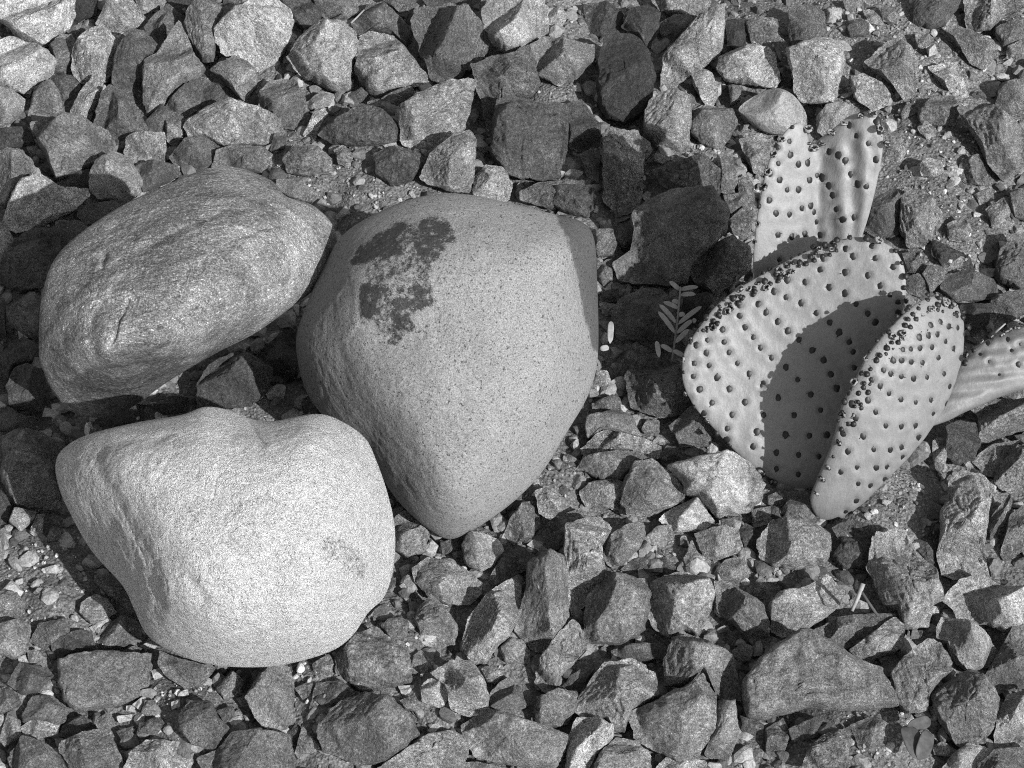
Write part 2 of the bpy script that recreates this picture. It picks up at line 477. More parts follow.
STONES = """
0,0|.70|.6|large pale rounded stone filling the top left corner of the photo|-30,-40 300,-40 295,60 270,115 180,180 130,170 70,145 20,90 -30,60|
0,0|.72|.7|pale lumpy stone with one small pit, just under the corner stone|-30,165 40,150 130,180 195,215 220,245 205,295 150,340 120,370 60,360 -30,330|
0,0|.57|.7|smooth grey rounded stone cut by the left edge, under the pitted pale one|-30,330 50,365 97,400 90,440 50,485 -30,510|
0,0|.44|.6|small dark oval pebble squeezed between pale lumpy stone and two tone stone|200,190 240,145 285,140 300,170 295,280 250,290 205,290 225,240|
0,0|.56|.7|two tone oval stone, dull grey on its left half and pale on its right|295,200 320,160 400,110 440,135 470,190 450,290 420,325 330,330 290,290|115:.05:.5
0,0|.36|.6|long dark stone standing right of the two tone oval stone|460,230 520,120 580,125 630,190 615,220 575,240 580,420 520,400 450,340|90:.5:.8
0,0|.50|.8|large pointed grey stone rising to a peak right of the long dark stone|575,245 630,215 715,80 750,160 775,230 815,280 800,310 740,330 680,395 640,440 590,465 575,400|-45:.3:.6
0,0|.43|.8|dark grey stone with a light speckled cap, left of the whitest stone|745,60 790,5 850,20 890,45 870,110 860,200 850,245 810,245 770,190 745,110|190:.1:.9 350:.3:.8
0,0|.57|.8|pale wedge stone with a bright right face near the top edge|385,95 440,0 520,-10 580,70 540,110 470,130 415,125|180:.0:.9
0,0|.63|.6|small pale stone touching the top edge, above the pale wedge stone|545,-10 665,-10 655,30 590,50 555,30|
0,0|.38|.7|dark grey stone leaning below the small pale stone of the top edge|580,110 620,60 670,20 735,70 700,110 640,195 600,140|
0,0|.31|.5|dark sliver of stone along the top edge left of the light capped stone|665,-20 850,-20 870,15 780,2 740,55 690,30|
0,0|.28|.6|darkest stone right beside the big pale corner stone|300,-20 390,-20 380,60 330,70 295,100 280,80|
0,0|.42|.5|small flat grey chip wedged above the two tone oval stone|265,110 330,105 380,110 310,165 285,150|
0,0|.88|.7|brightest white stone of the gravel, with a flaked curving top|860,130 885,95 920,60 1000,5 1100,-10 1150,40 1170,90 1160,170 1100,240 1040,285 1000,270 960,225 885,215|120:.35:.8 200:.3:.9
0,0|.50|.7|grey angular stone tucked under the lower left of the whitest stone|840,285 940,225 990,255 1030,300 1020,350 975,400 940,370 890,310|
0,0|.34|.6|small dark triangular stone above the left end of the long flat stone|800,430 825,330 870,340 905,390 890,412 830,435|
0,0|.38|.7|dark squarish stone under the pointed grey stone's right side|665,425 755,330 818,322 795,430 740,470 690,460|
0,0|.37|.5|small dark stone under the dark oval pebble, left of the finger stone|195,300 290,310 320,345 300,390 240,400 215,340|
0,0|.47|.7|grey triangular stone standing over the big speckled block|115,465 140,360 200,320 235,370 258,465 160,470|
0,0|.60|.8|thin pale finger shaped stone leaning right, above the speckled block|290,490 285,440 330,370 370,305 405,310 410,350 385,420 350,495|
0,0|.37|.8|dark teardrop stone pointing up, right of the pale finger stone|375,500 410,370 440,345 490,370 540,430 580,500 580,540 500,560 450,590 420,530|
0,0|.47|.8|large speckled rough block with a slanting top at the upper left|125,495 210,472 330,490 430,520 455,590 400,640 330,680 230,720 200,660 165,590|-90:.4:.8 200:.4:.6
0,0|.52|.7|small square pale block right of the large speckled block|510,560 540,540 655,530 660,600 655,645 540,655 500,610|
0,0|.37|.6|small dark pointed stone above right of the square pale block|585,490 645,420 690,455 670,530 600,535|
0,0|.51|.7|small upright pale stone at the left tip of the long flat stone|665,480 695,450 735,475 738,540 700,590 670,560|
0,0|.53|.55|long smooth flat stone lying level above the banded boulder|735,510 760,475 830,435 920,405 1040,430 1120,470 1125,520 1090,570 1020,575 900,580 820,545 760,545|
0,0|.38|.6|rough dark stone hanging below the left end of the long flat stone|680,630 740,560 815,552 875,590 850,660 780,690 720,690|
0,0|.35|.6|dark low stone between the square pale block and the banded boulder|545,665 600,648 700,665 720,700 620,750 575,768|
0,0|.44|.5|dull grey stone peeping over the top of the banded boulder|870,600 940,583 1050,590 1110,640 1060,690 960,680 850,670|
0,0|.57|.8|rounded pitted grey stone resting right of a pale wedge at left|360,700 390,650 460,615 515,640 565,720 560,768 500,800 400,790 360,760|
0,0|.50|.7|bumpy grey stone cut by the left edge, left of the speckled block|-30,620 30,600 100,620 145,680 100,730 70,760 40,810 -30,820|
0,0|.39|.5|narrow grey sliver below the speckled block's lower edge|240,735 290,700 352,680 356,710 350,750 270,760|
0,0|.29|.5|dark shaded slab at the left edge under the grey triangular stone|-30,520 110,510 140,580 -30,595|
0,1|.67|.7|bright pale stone with a long tail to the right, at the left side|10,110 60,10 90,-30 160,-55 230,-20 340,-12 350,20 300,70 150,135 60,165 20,135|
0,1|.40|.5|dark grey strip of stone touching the banded boulder's upper left flank|310,90 330,60 420,48 500,20 540,15 460,85 400,125 340,125|
0,1|.34|.7|big dark stone with pale veins left of the banded boulder|0,300 60,190 140,150 235,140 240,240 200,310 170,370 90,400 30,380 -20,340|
0,1|.37|.5|small dark flat stone leaning on the banded boulder's upper left|239,125 310,118 360,150 290,210 247,240 240,180|
0,1|.62|.7|small pale stone cut by the left edge beneath the tailed pale stone|-30,130 20,130 55,200 40,240 -30,285|
0,1|.41|.7|small grainy dark stone touching the banded boulder's far left end|30,490 70,435 160,440 162,600 90,560 45,530|
0,1|.35|.6|dark stone with a light rim, cut by the left edge beside the grainy one|-30,420 20,430 25,630 -30,640|
0,1|.33|.6|dark rounded stone in shade below the light rimmed one|-20,670 90,580 150,620 125,680 55,695 20,780 -30,780|
0,1|.34|.6|dark stone in shade under the lower left end of the banded boulder|30,780 60,715 110,695 165,720 190,800 205,880 120,900 40,860|
0,2|.36|.7|dark smooth stone in shade at the left edge beside the banded boulder|-30,40 30,105 120,145 200,130 205,150 170,180 60,185 -30,180|
0,2|.43|.8|rough dark lump with a pale lower corner, left of the white boulder|20,300 0,220 60,195 180,200 250,250 225,300 220,360 250,490 200,500 120,490 60,470 10,380|-120:.5:.8
0,2|.56|.7|small pale pebble just under the rough dark lump|40,550 60,500 140,512 135,540 85,585|
0,2|.64|.7|small bright chip right of the pebble under the rough dark lump|120,590 150,525 175,525 170,590 140,605|
0,2|.74|.6|thin bright chip lying on the grit left of the white boulder|170,740 230,725 250,740 235,755 180,755|
0,2|.42|.6|small grey pyramid chip on the grit close to the white boulder|185,630 205,580 240,580 240,620|
0,2|.62|.6|pale stone sliver cut by the left edge above the grit patch|-30,600 0,620 10,690 -30,740|
0,2|.34|.5|dark stone at the left edge under the rough dark lump|-30,440 10,420 45,500 20,560 -30,550|
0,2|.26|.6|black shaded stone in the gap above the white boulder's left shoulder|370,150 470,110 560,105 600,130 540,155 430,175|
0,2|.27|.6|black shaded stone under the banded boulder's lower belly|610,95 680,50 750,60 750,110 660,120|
0,1|.32|.7|dark smooth stone in the gap where the three boulders meet|790,770 830,700 940,640 1050,640 1090,720 1060,800 1000,850 880,860 790,850|
1,2|.32|.6|dark stone in shade under the left flank of the stained boulder|190,60 240,40 290,80 330,115 280,125 200,115|
1,1|.28|.6|shaded dark stone between banded and stained boulders|40,620 100,570 160,540 165,650 150,740 90,745 50,700|
1,0|.64|.75|large pale rounded stone right of the whitest stone|130,230 180,160 260,100 370,100 405,140 400,220 370,355 320,365 250,330 180,300 145,260|210:.25:.9
1,0|.48|.7|grey stone cut by the top edge, above the large pale rounded one|235,-20 460,-20 460,20 400,60 355,80 280,70 245,30|
1,0|.32|.6|dark stone at the top edge, right beside the whitest stone|100,-20 225,-20 260,60 240,100 190,120 150,80|
1,0|.55|.8|blocky speckled stone with a dark lower right corner, upper middle left|400,240 420,150 460,130 550,150 600,210 680,300 680,330 600,350 510,390 450,370 400,290|-60:.4:.9 180:.4:.7
1,0|.41|.6|dark rounded stone behind the blocky speckled stone's top|380,95 450,25 510,15 580,80 620,140 600,190 560,145 470,122 410,140|
1,0|.41|.8|large dark block with a thin bright left edge at the top|620,80 640,40 780,20 850,50 920,120 935,180 890,250 830,300 740,330 700,310 660,200|-80:.2:.6
1,0|.39|.5|dark stone cut by the top edge, left of the bright edged block|480,-20 640,-20 630,40 600,70 540,20|
1,0|.37|.5|dark flat stone along the top edge over the bright edged block|655,-20 895,-20 895,30 860,52 780,16 690,25|
1,0|.60|.7|pale speckled wedge pointing right, left of the big dark slabs|565,450 640,400 780,330 850,310 875,345 850,440 830,510 760,560 690,615 590,580 575,510|-120:.5:.7
1,0|.55|.75|grainy pale stone directly under the pale speckled wedge|655,710 700,620 800,540 850,525 880,560 870,690 850,768 780,760 690,730|
1,0|.60|.7|small pale knobbly stone just above the stained boulder's top|870,768 880,710 920,665 985,670 1020,740 1010,800 880,810|
1,0|.42|.7|dark faceted stone left of the curved pale chip|20,370 60,325 150,320 190,390 210,460 190,515 120,510 70,460 10,440|
1,0|.38|.5|small dark stone under the right tip of the long flat stone|60,600 75,540 120,530 112,590|
1,0|.62|.5|small curved pale chip lying beside the dark faceted stone|190,540 230,460 270,435 285,460 250,520 235,560|
1,0|.36|.45|low earth crusted dark stone in the middle of the soil patch|250,540 320,480 420,425 500,440 570,500 570,560 480,580 360,580 300,570|e
1,0|.46|.7|rough crumbly stone with grit above the banded boulder's right shoulder|110,640 160,580 240,590 300,640 300,690 200,700 130,690|e
1,0|.51|.5|small tan grey lump right of the rough crumbly stone|315,600 350,585 385,620 370,670 330,650|e
1,0|.51|.5|flat pale piece pressed behind the banded boulder's right shoulder|85,720 190,715 195,745 255,775 150,790 90,760|
1,0|.48|.6|cracked grey piece stuck to the left of the pale speckled wedge|500,400 560,370 620,350 640,395 570,438 545,455|
1,0|.50|.5|tiny grey stone right of the cracked grey piece|655,350 690,335 710,360 670,380|
1,0|.41|.5|tiny dark pebble under the blocky speckled stone|375,380 420,355 445,375 410,420 380,420|
1,0|.47|.5|tiny round pebble under the blocky speckled stone's corner|450,410 490,400 515,430 490,445 460,440|
1,0|.34|.45|dark damp stone sunk in soil left of the grainy pale stone|470,620 540,590 640,610 680,640 620,720 540,740 480,690|e
1,0|.50|.5|small broken grey piece above the curved pale chip|190,420 260,370 310,380 290,420 230,440|
1,0|.60|.75|pale rounded stone at the top edge, over the big dark slabs|905,60 925,0 1000,-20 1150,-20 1165,60 1165,130 1110,160 1060,200 1000,210 950,170 925,120|-70:.3:.8
1,0|.42|.6|upper one of the two big dark slabs at top centre|860,260 940,235 1030,212 1090,180 1115,250 1130,340 1100,385 1000,395 945,540 930,540 910,430 880,340|
2,0|.37|.6|lower and broader one of the two big dark slabs at top centre|-60,400 0,388 120,412 215,420 220,500 215,600 190,700 130,715 40,710 -20,690 -80,610 -75,560|
2,0|.64|.6|small pale chip right of the pale stone at the top edge|145,40 185,28 220,65 190,120 150,110|
2,0|.52|.7|rough light grey stone with ragged top, right of the two dark slabs|75,180 130,150 220,170 325,180 325,250 270,300 190,340 110,300 100,250|
2,0|.27|.7|tall very dark stone, the darkest at top centre|350,250 370,160 430,140 490,140 550,220 570,310 550,410 510,465 450,495 380,470 345,400|20:.05:1.0 150:.15:.9 -80:.3:.8
2,0|.30|.6|dark rounded stone behind the top of the tall very dark stone|440,110 480,40 540,20 590,50 580,130 540,190 500,135|
2,0|.33|.4|low dark earthy stone above the rough ragged light grey stone|290,20 380,10 440,60 430,130 360,150 300,120|e
2,0|.60|.8|tall pale wedge stone leaning right, beside the very dark stone|600,310 610,220 670,170 740,90 800,35 845,45 850,110 830,220 760,265 720,300 640,345 600,350|-60:.2:.7
2,0|.45|.7|grey faceted stone half hidden behind the tall pale wedge|590,100 650,70 740,65 680,130 610,200|180:.0:.8
2,0|.55|.6|light grey stone cut by the top edge above the tall pale wedge|555,0 600,-30 800,-30 790,25 720,60 640,60 590,35|
2,0|.66|.6|pale almond shaped chip below the tall pale wedge|715,285 745,270 800,300 820,370 805,420 770,410 735,350|
2,0|.74|.75|white rough bar shaped stone lying level at upper right centre|825,280 830,225 960,190 1024,190 1050,230 1070,320 1050,345 960,335 860,320|-90:.4:1.2
2,0|.53|.8|round grainy speckled stone below the pale almond chip|530,490 545,420 620,375 715,395 712,500 700,600 650,625 580,590 535,550|-70:.5:.9
2,0|.49|.75|tall grey block under the tall very dark stone|360,540 400,510 460,530 500,525 560,600 520,640 520,768 500,840 420,860 370,800|
2,0|.36|.6|dark narrow stone beside the broad dark slab's right edge|220,420 280,400 350,510 350,580 280,605 230,590|
2,0|.43|.6|narrow grey stone left of the tall grey block|275,620 320,595 350,600 345,730 300,700|
2,0|.46|.5|grey ledge of stone just under the broad dark slab|40,765 110,735 290,720 320,760 300,800 150,830 40,800|
2,0|.46|.6|grey cracked stone right of the round grainy speckled stone|717,440 800,430 880,440 900,490 860,560 830,610 760,580 720,530|
2,0|.38|.45|earthy dark low stone below the round grainy speckled stone|565,680 640,655 760,620 830,680 830,765 700,785 600,740|e
2,0|.60|.5|small pale flat chip under the round grainy speckled stone|545,640 580,615 640,635 600,655|
2,0|.55|.65|smooth grey oval stone above the tip of the rear cactus pad|905,440 960,390 1040,357 1110,375 1165,430 1180,500 1120,535 1020,530 950,490|s
2,0|.51|.6|pale grey stone behind the left edge of the rear cactus pad|910,560 1000,540 1030,600 1020,700 970,690 930,610|
2,0|.45|.5|small grey stone left of the pale one behind the rear cactus pad|835,640 880,620 900,720 880,768 840,768|
2,0|.43|.5|grey lump of earth over the white rough bar stone|930,100 980,75 1060,80 1060,165 960,172|e
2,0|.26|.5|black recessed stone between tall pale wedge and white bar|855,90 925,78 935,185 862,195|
2,0|.50|.5|short pale stick shaped chip under the white bar stone|870,345 915,342 910,400 875,420|
2,0|.50|.5|thin upright chip right of the pale almond chip|812,320 835,312 835,370 818,390|
2,0|.45|.6|small angular stone left of the rear pad, half shaded|900,720 940,700 960,740 970,800 920,830|
3,0|.72|.8|big pale square block above the rear cactus pad|75,210 130,190 240,160 295,195 298,270 275,380 240,415 140,405 105,370 100,290|90:.55:.5
3,0|.43|.6|dull grey stone behind the top of the big pale square block|82,120 85,40 160,20 220,50 230,110 235,155 130,178 95,178|
3,0|.40|.5|small grey stone left of the big pale square block|55,330 65,265 98,300 108,370 60,345|
3,0|.51|.6|smooth triangular stone standing on the grit at upper right|390,250 480,170 530,150 570,190 595,260 590,370 545,400 500,330 440,290|
3,0|.60|.7|pale lumpy stone right of the big pale square block|325,310 380,305 450,340 490,380 470,420 420,440 350,390|
3,0|.57|.6|pale stone right behind the notch of the rear cactus pad|195,480 230,430 290,412 350,440 340,530 240,560 205,530|
3,0|.51|.6|smooth kite shaped stone near the top right slab|695,112 760,105 850,150 900,170 920,215 860,275 810,250 775,190|
3,0|.49|.6|grey slab with a jagged lower edge in the top right corner|785,10 800,-30 1040,-30 1000,45 930,70 890,110 830,125 795,110|
3,0|.38|.6|dark stone at the top edge left of the jagged corner slab|580,100 590,-30 770,-30 765,15 710,95 660,110|
3,0|.62|.7|pale slanted chip with a bright right face on the upper right grit|640,270 740,250 770,290 800,385 750,390 700,330|150:.1:.8
3,0|.45|.6|rough knobbly grey stone above the right grit patch|600,450 650,395 740,390 765,440 740,500 660,500 610,490|e
3,0|.48|.8|big two faced stone leaning against the upper right edge|765,440 850,400 960,480 1040,530 1060,620 990,690 940,715 880,650 850,580 800,500|190:-.1:.9
3,0|.46|.6|grey stone with a whitish face cut by the right edge|930,340 1040,310 1060,310 1060,420 980,450 910,440|180:.0:.8
3,0|.40|.5|small grey stone on the grit left of a pale cap chip|320,110 370,75 400,97 400,140 330,145|
3,0|.60|.5|small pale cap shaped chip on the top right grit|385,45 420,45 460,80 450,100 402,90|
3,0|.50|.5|small rounded grey pebble right of the pale cap chip|452,30 490,25 520,70 515,95 465,82|
3,0|.53|.5|small light stone at the top edge above the pale cap chip|300,5 375,0 380,38 320,48|
3,0|.60|.5|small pale pebble right of the dull stone behind the square block|240,40 290,35 290,75 250,80|
3,0|.49|.5|grey stone touching the rear cactus pad's right edge|440,530 520,540 550,600 530,650 432,660|
3,0|.42|.5|small dark pebble under the smooth triangular stone|525,440 580,410 590,450 540,475|
3,0|.70|.6|whitish oval pebble in the middle of the right grit patch|610,660 640,635 690,650 700,690 660,705 620,700|
3,0|.78|.6|small white pebble right of the whitish oval pebble|720,675 755,665 760,700 730,705|
3,0|.56|.5|small upright pale pebble left of the kite shaped stone|592,140 640,135 650,170 620,190 600,185|
3,0|.78|.6|small round white pebble below the upright pale pebble|635,190 665,180 675,210 645,222|
3,0|.41|.6|dark grey stone cut by the right edge under the corner slab|910,115 1000,80 1050,85 1050,165 940,190 920,150|
3,0|.56|.5|small light stone at the right edge below the dark grey one|960,190 1010,165 1020,205 960,232|
3,0|.45|.5|earthy grey lump right of the small white pebble|780,640 840,620 870,690 860,740 790,730 760,690|e
3,0|.62|.5|small crumbly pale stone above the whitish oval pebble|600,510 650,500 670,540 630,560|e
3,1|.37|.6|dark smooth stone hugging the right edge of the rear pad|405,30 430,0 515,-5 535,60 515,170 440,185 390,150|
3,1|.52|.7|rough pale stone right of the dark smooth one by the rear pad|530,20 600,-10 660,30 700,100 690,170 620,220 560,220 530,150|e
3,1|.54|.6|rounded crumbly pebble right of the rough pale stone|720,130 780,100 810,150 790,200 730,190|e
3,1|.51|.6|small blocky stone near the right edge above the cactus|875,70 940,30 965,80 955,130 900,140|
3,1|.62|.5|pale little stone above the small blocky one on right|830,10 880,-10 900,30 850,50|
3,1|.43|.6|grey stone cut by the right edge beside the small blocky one|965,0 1050,-20 1060,120 990,100 970,50|
3,1|.38|.7|big dull dark stone at the right edge above the flat dark stone|905,330 930,240 980,180 1060,170 1060,390 1000,385 920,350|
3,1|.53|.6|pale faceted stone between the middle pad and the flat dark stone|620,330 650,290 715,310 700,370 650,400|
3,1|.40|.5|small grey stone touching the middle pad's upper right rim|550,350 600,330 640,375 620,420 560,400|
3,1|.42|.5|flat dark stone level above the tip of the right pad|690,390 720,330 800,320 900,350 920,400 880,430 760,440|
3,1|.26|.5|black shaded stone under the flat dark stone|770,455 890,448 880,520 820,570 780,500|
3,1|.43|.6|dark squarish stone behind the lying cactus pad|880,550 892,435 960,400 1010,395 1050,400 1030,480 960,520 900,560|
3,1|.42|.5|grey stone above the middle pad's right shoulder|541,250 600,240 610,325 562,330|
3,1|.31|.4|low dark earth lump right of the rough pale stone by the cactus|660,190 720,220 800,260 825,310 700,295 660,250|e
3,2|.49|.8|broad grey block at the right edge below the lying pad|800,90 870,60 1060,70 1060,175 950,200 880,235 840,230 845,130|180:.3:.9
3,2|.57|.6|small pale stone under the shaded side of the lying pad|870,20 900,-10 950,-10 960,50 880,52|
3,2|.51|.6|grey stone at the right edge over the broad grey block|965,0 1050,-40 1060,-40 1060,62 980,62|
3,2|.36|.6|dark rough stone left of the broad grey block|705,180 760,150 830,160 845,240 820,300 760,320 710,285|
3,2|.46|.5|slanted thin slab below the broad grey block|820,310 850,280 900,245 1010,225 960,290 910,370 870,360|
3,2|.47|.7|scaly grey stone cut by the right edge under the broad block|915,350 960,290 1050,225 1060,225 1060,430 960,430 905,395|
3,2|.66|.85|tall pale flaky stone standing right of the cactus base|725,400 780,345 870,370 905,420 880,500 870,600 860,660 885,770 800,790 700,760 680,680 695,600 690,520 720,480|-60:.5:.9
3,2|.46|.6|narrow slanted stone right of the tall pale flaky stone|880,580 900,530 965,440 975,480 930,600 890,620|
3,2|.44|.6|dark leaning stone at the right edge below the narrow slanted one|930,680 970,530 1020,490 1060,500 1050,640 950,710|
3,2|.60|.8|pale rough oval stone below the cactus base|-35,625 20,550 80,540 200,570 240,600 250,660 220,720 100,735 20,725 -30,690|-90:.5:1.1
3,2|.39|.7|dark cone shaped stone between the middle and right pads|50,510 110,440 140,440 205,545 150,558 80,538|
3,2|.57|.5|small pale chip left of the dark cone shaped stone|0,450 40,435 80,465 40,490 0,480|
3,2|.42|.5|small grey stone under the pale chip beside the dark cone|0,495 40,493 58,512 50,538 10,555 -10,540|
3,2|.57|.85|big two faced wedge below the right pad, dark left side and pale right|430,590 550,590 590,670 670,760 695,830 700,860 660,880 640,970 540,970 520,900 470,880 430,800 400,740|185:-.05:1.2
3,2|.36|.6|dark earthy stone right of the pale rough oval stone|260,580 330,545 425,570 425,680 400,735 300,735 255,690 295,640|e
3,2|.35|.5|dark shaded stone left of the tall pale flaky stone's foot|580,635 660,615 690,750 640,720 600,670|
3,2|.49|.6|thin pale upright stone on the grit beside the right pad|660,230 700,210 712,290 690,370 662,310|
2,1|.34|.5|brown dull slab right above the stained boulder's right shoulder|150,-20 320,-20 330,60 300,105 230,85 120,25|e
2,1|.47|.6|small rounded stone at the stained boulder's upper right side|337,230 340,155 400,150 415,210 400,248 345,258|
2,1|.46|.6|small grey stone stacked below the rounded one beside the stained boulder|345,290 400,268 402,350 372,380 345,340|
2,1|.43|.6|small dark heart shaped pebble left of the big dark block by the sprig|415,190 420,152 480,150 480,200 450,230|
2,1|.46|.8|big dark block with a lit flat top, left of the cactus|490,190 485,100 540,40 650,-5 800,10 860,80 855,160 760,250 710,310 700,355 600,370 430,360 410,280 480,230|-75:.0:.9
2,1|.49|.75|smooth mid grey stone touching the middle pad's upper left rim|715,320 750,250 880,180 950,230 955,300 900,350 820,400 740,370|
2,1|.38|.6|dark broad stone in cactus shade behind the leaf sprig|430,430 520,385 600,400 650,440 650,590 580,640 490,590 420,560 400,490|
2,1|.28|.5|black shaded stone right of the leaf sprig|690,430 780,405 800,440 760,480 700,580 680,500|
2,1|.41|.6|dark angular stone below the broad shaded one by the sprig|410,720 490,605 560,640 500,660 455,740 440,800|
2,1|.39|.7|rounded dark stone directly left of the middle pad's lower edge|455,740 500,665 580,650 640,690 680,760 690,880 600,900 480,860|
2,1|.50|.5|tiny light stone beside the stained boulder's right waist|350,440 420,452 410,490 370,490|
2,1|.40|.5|tiny dark stone just over the light one at the boulder's right waist|362,400 420,390 428,432 370,440|
2,1|.60|.6|pale chip tucked under the stained boulder's lower right side|340,720 380,720 395,768 380,815 320,785|
2,1|.41|.5|small dull stone behind the rear pad's lower left edge|862,120 930,60 965,90 945,190 885,170|
2,1|.43|.5|dull stone above the one behind the rear pad's lower left|850,15 930,5 955,58 885,108|
2,2|.52|.7|grey lump on top of the piled trio right of the stained boulder|295,190 300,130 400,110 470,125 500,180 515,208 430,198 350,185 310,220|90:.4:.7
2,2|.54|.7|middle slab of the piled trio right of the stained boulder|282,260 340,205 380,188 520,218 590,250 590,290 560,308 500,262 420,268 300,288|-90:.3:.8
2,2|.48|.7|bottom wedge of the piled trio right of the stained boulder|265,340 290,293 420,274 500,270 540,302 470,350 430,390 360,385 290,345|200:.1:.8
2,2|.58|.75|small pale angular stone just below the piled trio|275,430 330,395 410,380 440,400 430,470 410,495 300,490 280,460|0:.3:.7
2,2|.51|.8|rough crumbly round stone right of the small pale angular one|435,480 450,390 490,320 560,310 620,350 690,430 680,470 600,500 540,525 460,520|100:.3:.7
2,2|.63|.75|broad pale stone with a white patch below the middle pad|620,335 700,310 860,280 940,310 1010,400 1000,450 950,510 820,530 750,460 695,438 680,390|90:.4:.7 -90:.4:.8
2,2|.41|.8|dark cone stone touching the middle pad's lower left edge|630,170 720,95 780,150 800,210 790,245 680,250|-60:.3:.6
2,2|.38|.6|small dark stone left of the dark cone by the middle pad|590,300 620,250 660,260 665,305 620,325|
2,2|.62|.8|long pale ridge shaped stone under the rough crumbly round one|590,540 640,500 740,460 770,500 805,550 760,585 640,590|-90:.2:1.1
2,2|.57|.6|small pale stone left of the long pale ridge stone|530,620 580,575 635,565 640,610 590,650 540,640|
2,2|.51|.75|oval grey stone leaning right, under the small pale angular one|370,680 400,610 460,570 525,555 530,600 500,660 440,720 390,725|200:.2:.7
2,2|.61|.85|tall pale column stone below the stained boulder's right side|215,570 270,550 340,535 400,580 350,640 370,740 365,820 330,850 240,925 225,840 210,680|180:.3:1.0
2,3|.49|.85|long grey stone with dark left side under the tall pale column|20,190 60,50 60,-40 150,-90 208,-70 218,60 226,160 190,220 130,312 80,285 10,215|190:-.1:1.1
2,2|.42|.7|dark grey stone left of the tall pale column's top|100,600 170,540 270,500 325,532 212,558 205,650 160,670 110,640|
2,2|.60|.7|pale bumpy pebble right of the stained boulder's bottom tip|95,430 150,410 190,450 195,500 150,540 110,510|
2,2|.46|.7|cracked grey stone beside the stained boulder's bottom tip|0,540 40,480 100,470 108,560 80,610 10,640 -30,600|
2,2|.50|.5|tiny leaf shaped chip left of the tall pale column|65,645 90,625 145,665 120,675|
2,2|.37|.6|dark stone under the tiny leaf shaped chip|-30,680 40,660 90,690 70,740 0,768 -40,740|
2,2|.62|.85|whitish square block with rough face below the broad pale stone|730,600 830,580 900,580 920,650 900,670 820,705 770,690|180:.3:1.0 -80:.3:.6
2,2|.52|.6|small cube stone on top of the whitish square block|830,575 835,545 895,540 895,578|
2,2|.52|.6|grey stone leaning on the whitish square block's left side|690,700 720,625 740,680 795,710 740,738 700,735|
2,2|.53|.7|grey rounded stone right under the whitish square block|820,740 860,705 930,690 945,768 900,795 840,785|
2,2|.54|.6|small grey stone left of the pale rough oval stone|960,510 1030,492 1030,555 970,570|
2,2|.34|.5|dark slanted sliver right of the oval grey stone|582,665 620,705 695,768 610,768 572,720|
2,2|.66|.6|tiny bright cube chip in the gravel below the oval grey stone|530,660 575,650 580,690 540,690|
2,2|.49|.6|tiny cube stone right of the piled trio|520,182 540,150 585,147 585,193 530,195|
2,2|.41|.6|small dark stone above the piled trio by the stained boulder|322,80 400,48 430,62 430,108 330,110|
2,2|.43|.6|bent grey stone lying under the tiny bright cube chip|440,742 500,695 585,705 592,740 545,725 470,762|
2,2|.31|.5|dark shaded stone left of the pale rough oval stone|905,600 935,560 975,590 970,690 945,680|
1,2|.51|.7|striped ledge stone between white and stained boulders' lower ends|555,540 590,512 640,530 690,600 670,670 600,690 552,655|-80:.2:.7
1,2|.57|.7|smooth rounded stone lying just below the striped ledge stone|630,740 690,695 760,715 830,740 900,800 900,840 850,880 760,880 700,850 640,790|
1,2|.60|.85|round pale stone under the stained boulder's bottom tip|825,650 850,605 900,600 960,620 988,660 950,720 900,745 840,720|180:.3:.9
1,2|.57|.5|tiny pale pebble left of the round pale stone under the tip|672,665 700,625 725,650 710,685|
1,2|.41|.5|small dark stone touching the stained boulder's bottom tip|740,628 810,622 820,660 750,680|
1,2|.42|.6|dark grey stone right of the round pale stone under the tip|940,768 980,705 1025,690 1050,740 1000,800 945,800|
0,3|.47|.6|broad flat banded slab below the white boulder at lower left|235,340 270,320 400,310 600,312 605,380 580,470 450,520 300,535 255,490 240,420|b
0,3|.36|.6|dark flat stone behind the broad banded slab's left corner|205,270 300,222 360,222 382,300 260,316 235,355|
0,3|.43|.7|brown grey lump between banded slab and white boulder|388,250 420,200 490,165 540,180 580,240 520,260 470,300 400,302|
0,3|.66|.8|pale pointed stone left of the white boulder's lower left flank|325,150 330,110 380,75 430,100 460,145 430,165 370,190|200:.2:.7
0,3|.52|.5|little stick of stone under the pale pointed stone|360,205 430,172 442,182 380,222|
0,3|.46|.5|rough bit of stone on the banded slab's upper right corner|490,300 540,285 592,302 560,330 500,320|
0,3|.57|.5|small pale splinter poking from beneath the white boulder|575,280 625,268 622,290 580,295|
0,3|.46|.6|grey stone half buried under the white boulder's bottom left|640,300 720,340 860,365 810,430 740,445 670,400 640,360|
0,3|.42|.6|dark rounded stone pressed against the white boulder's left flank|380,0 480,0 525,90 512,130 440,80 385,30|
0,3|.52|.5|flat pale stone cut by the left edge in the lower grit|-30,60 60,70 100,110 80,160 10,180 -30,180|
0,3|.47|.6|rough stone cut by the left edge under the flat pale one|-30,200 60,178 120,200 110,300 60,330 -30,300|
0,3|.43|.6|grey stone left of the dark flat one behind the banded slab|122,260 160,192 280,172 270,228 170,290|
0,3|.36|.6|dark stone with ledges near the left edge beside the banded slab|30,430 80,352 190,370 210,400 150,460 90,470|
0,3|.41|.7|brown layered stone with a pale curl at its foot|90,560 130,490 200,480 270,530 260,580 230,592 130,573 95,585|
0,3|.64|.7|pale curled flake under the brown layered stone|85,605 130,580 235,596 225,630 140,650 100,635|
0,3|.43|.6|dull stone cut by the left edge below the ledged dark stone|-30,450 60,460 80,510 40,545 -30,540|
0,3|.52|.6|smooth curved stone near the left edge by the pale curled flake|0,650 30,555 80,582 80,640 20,680|
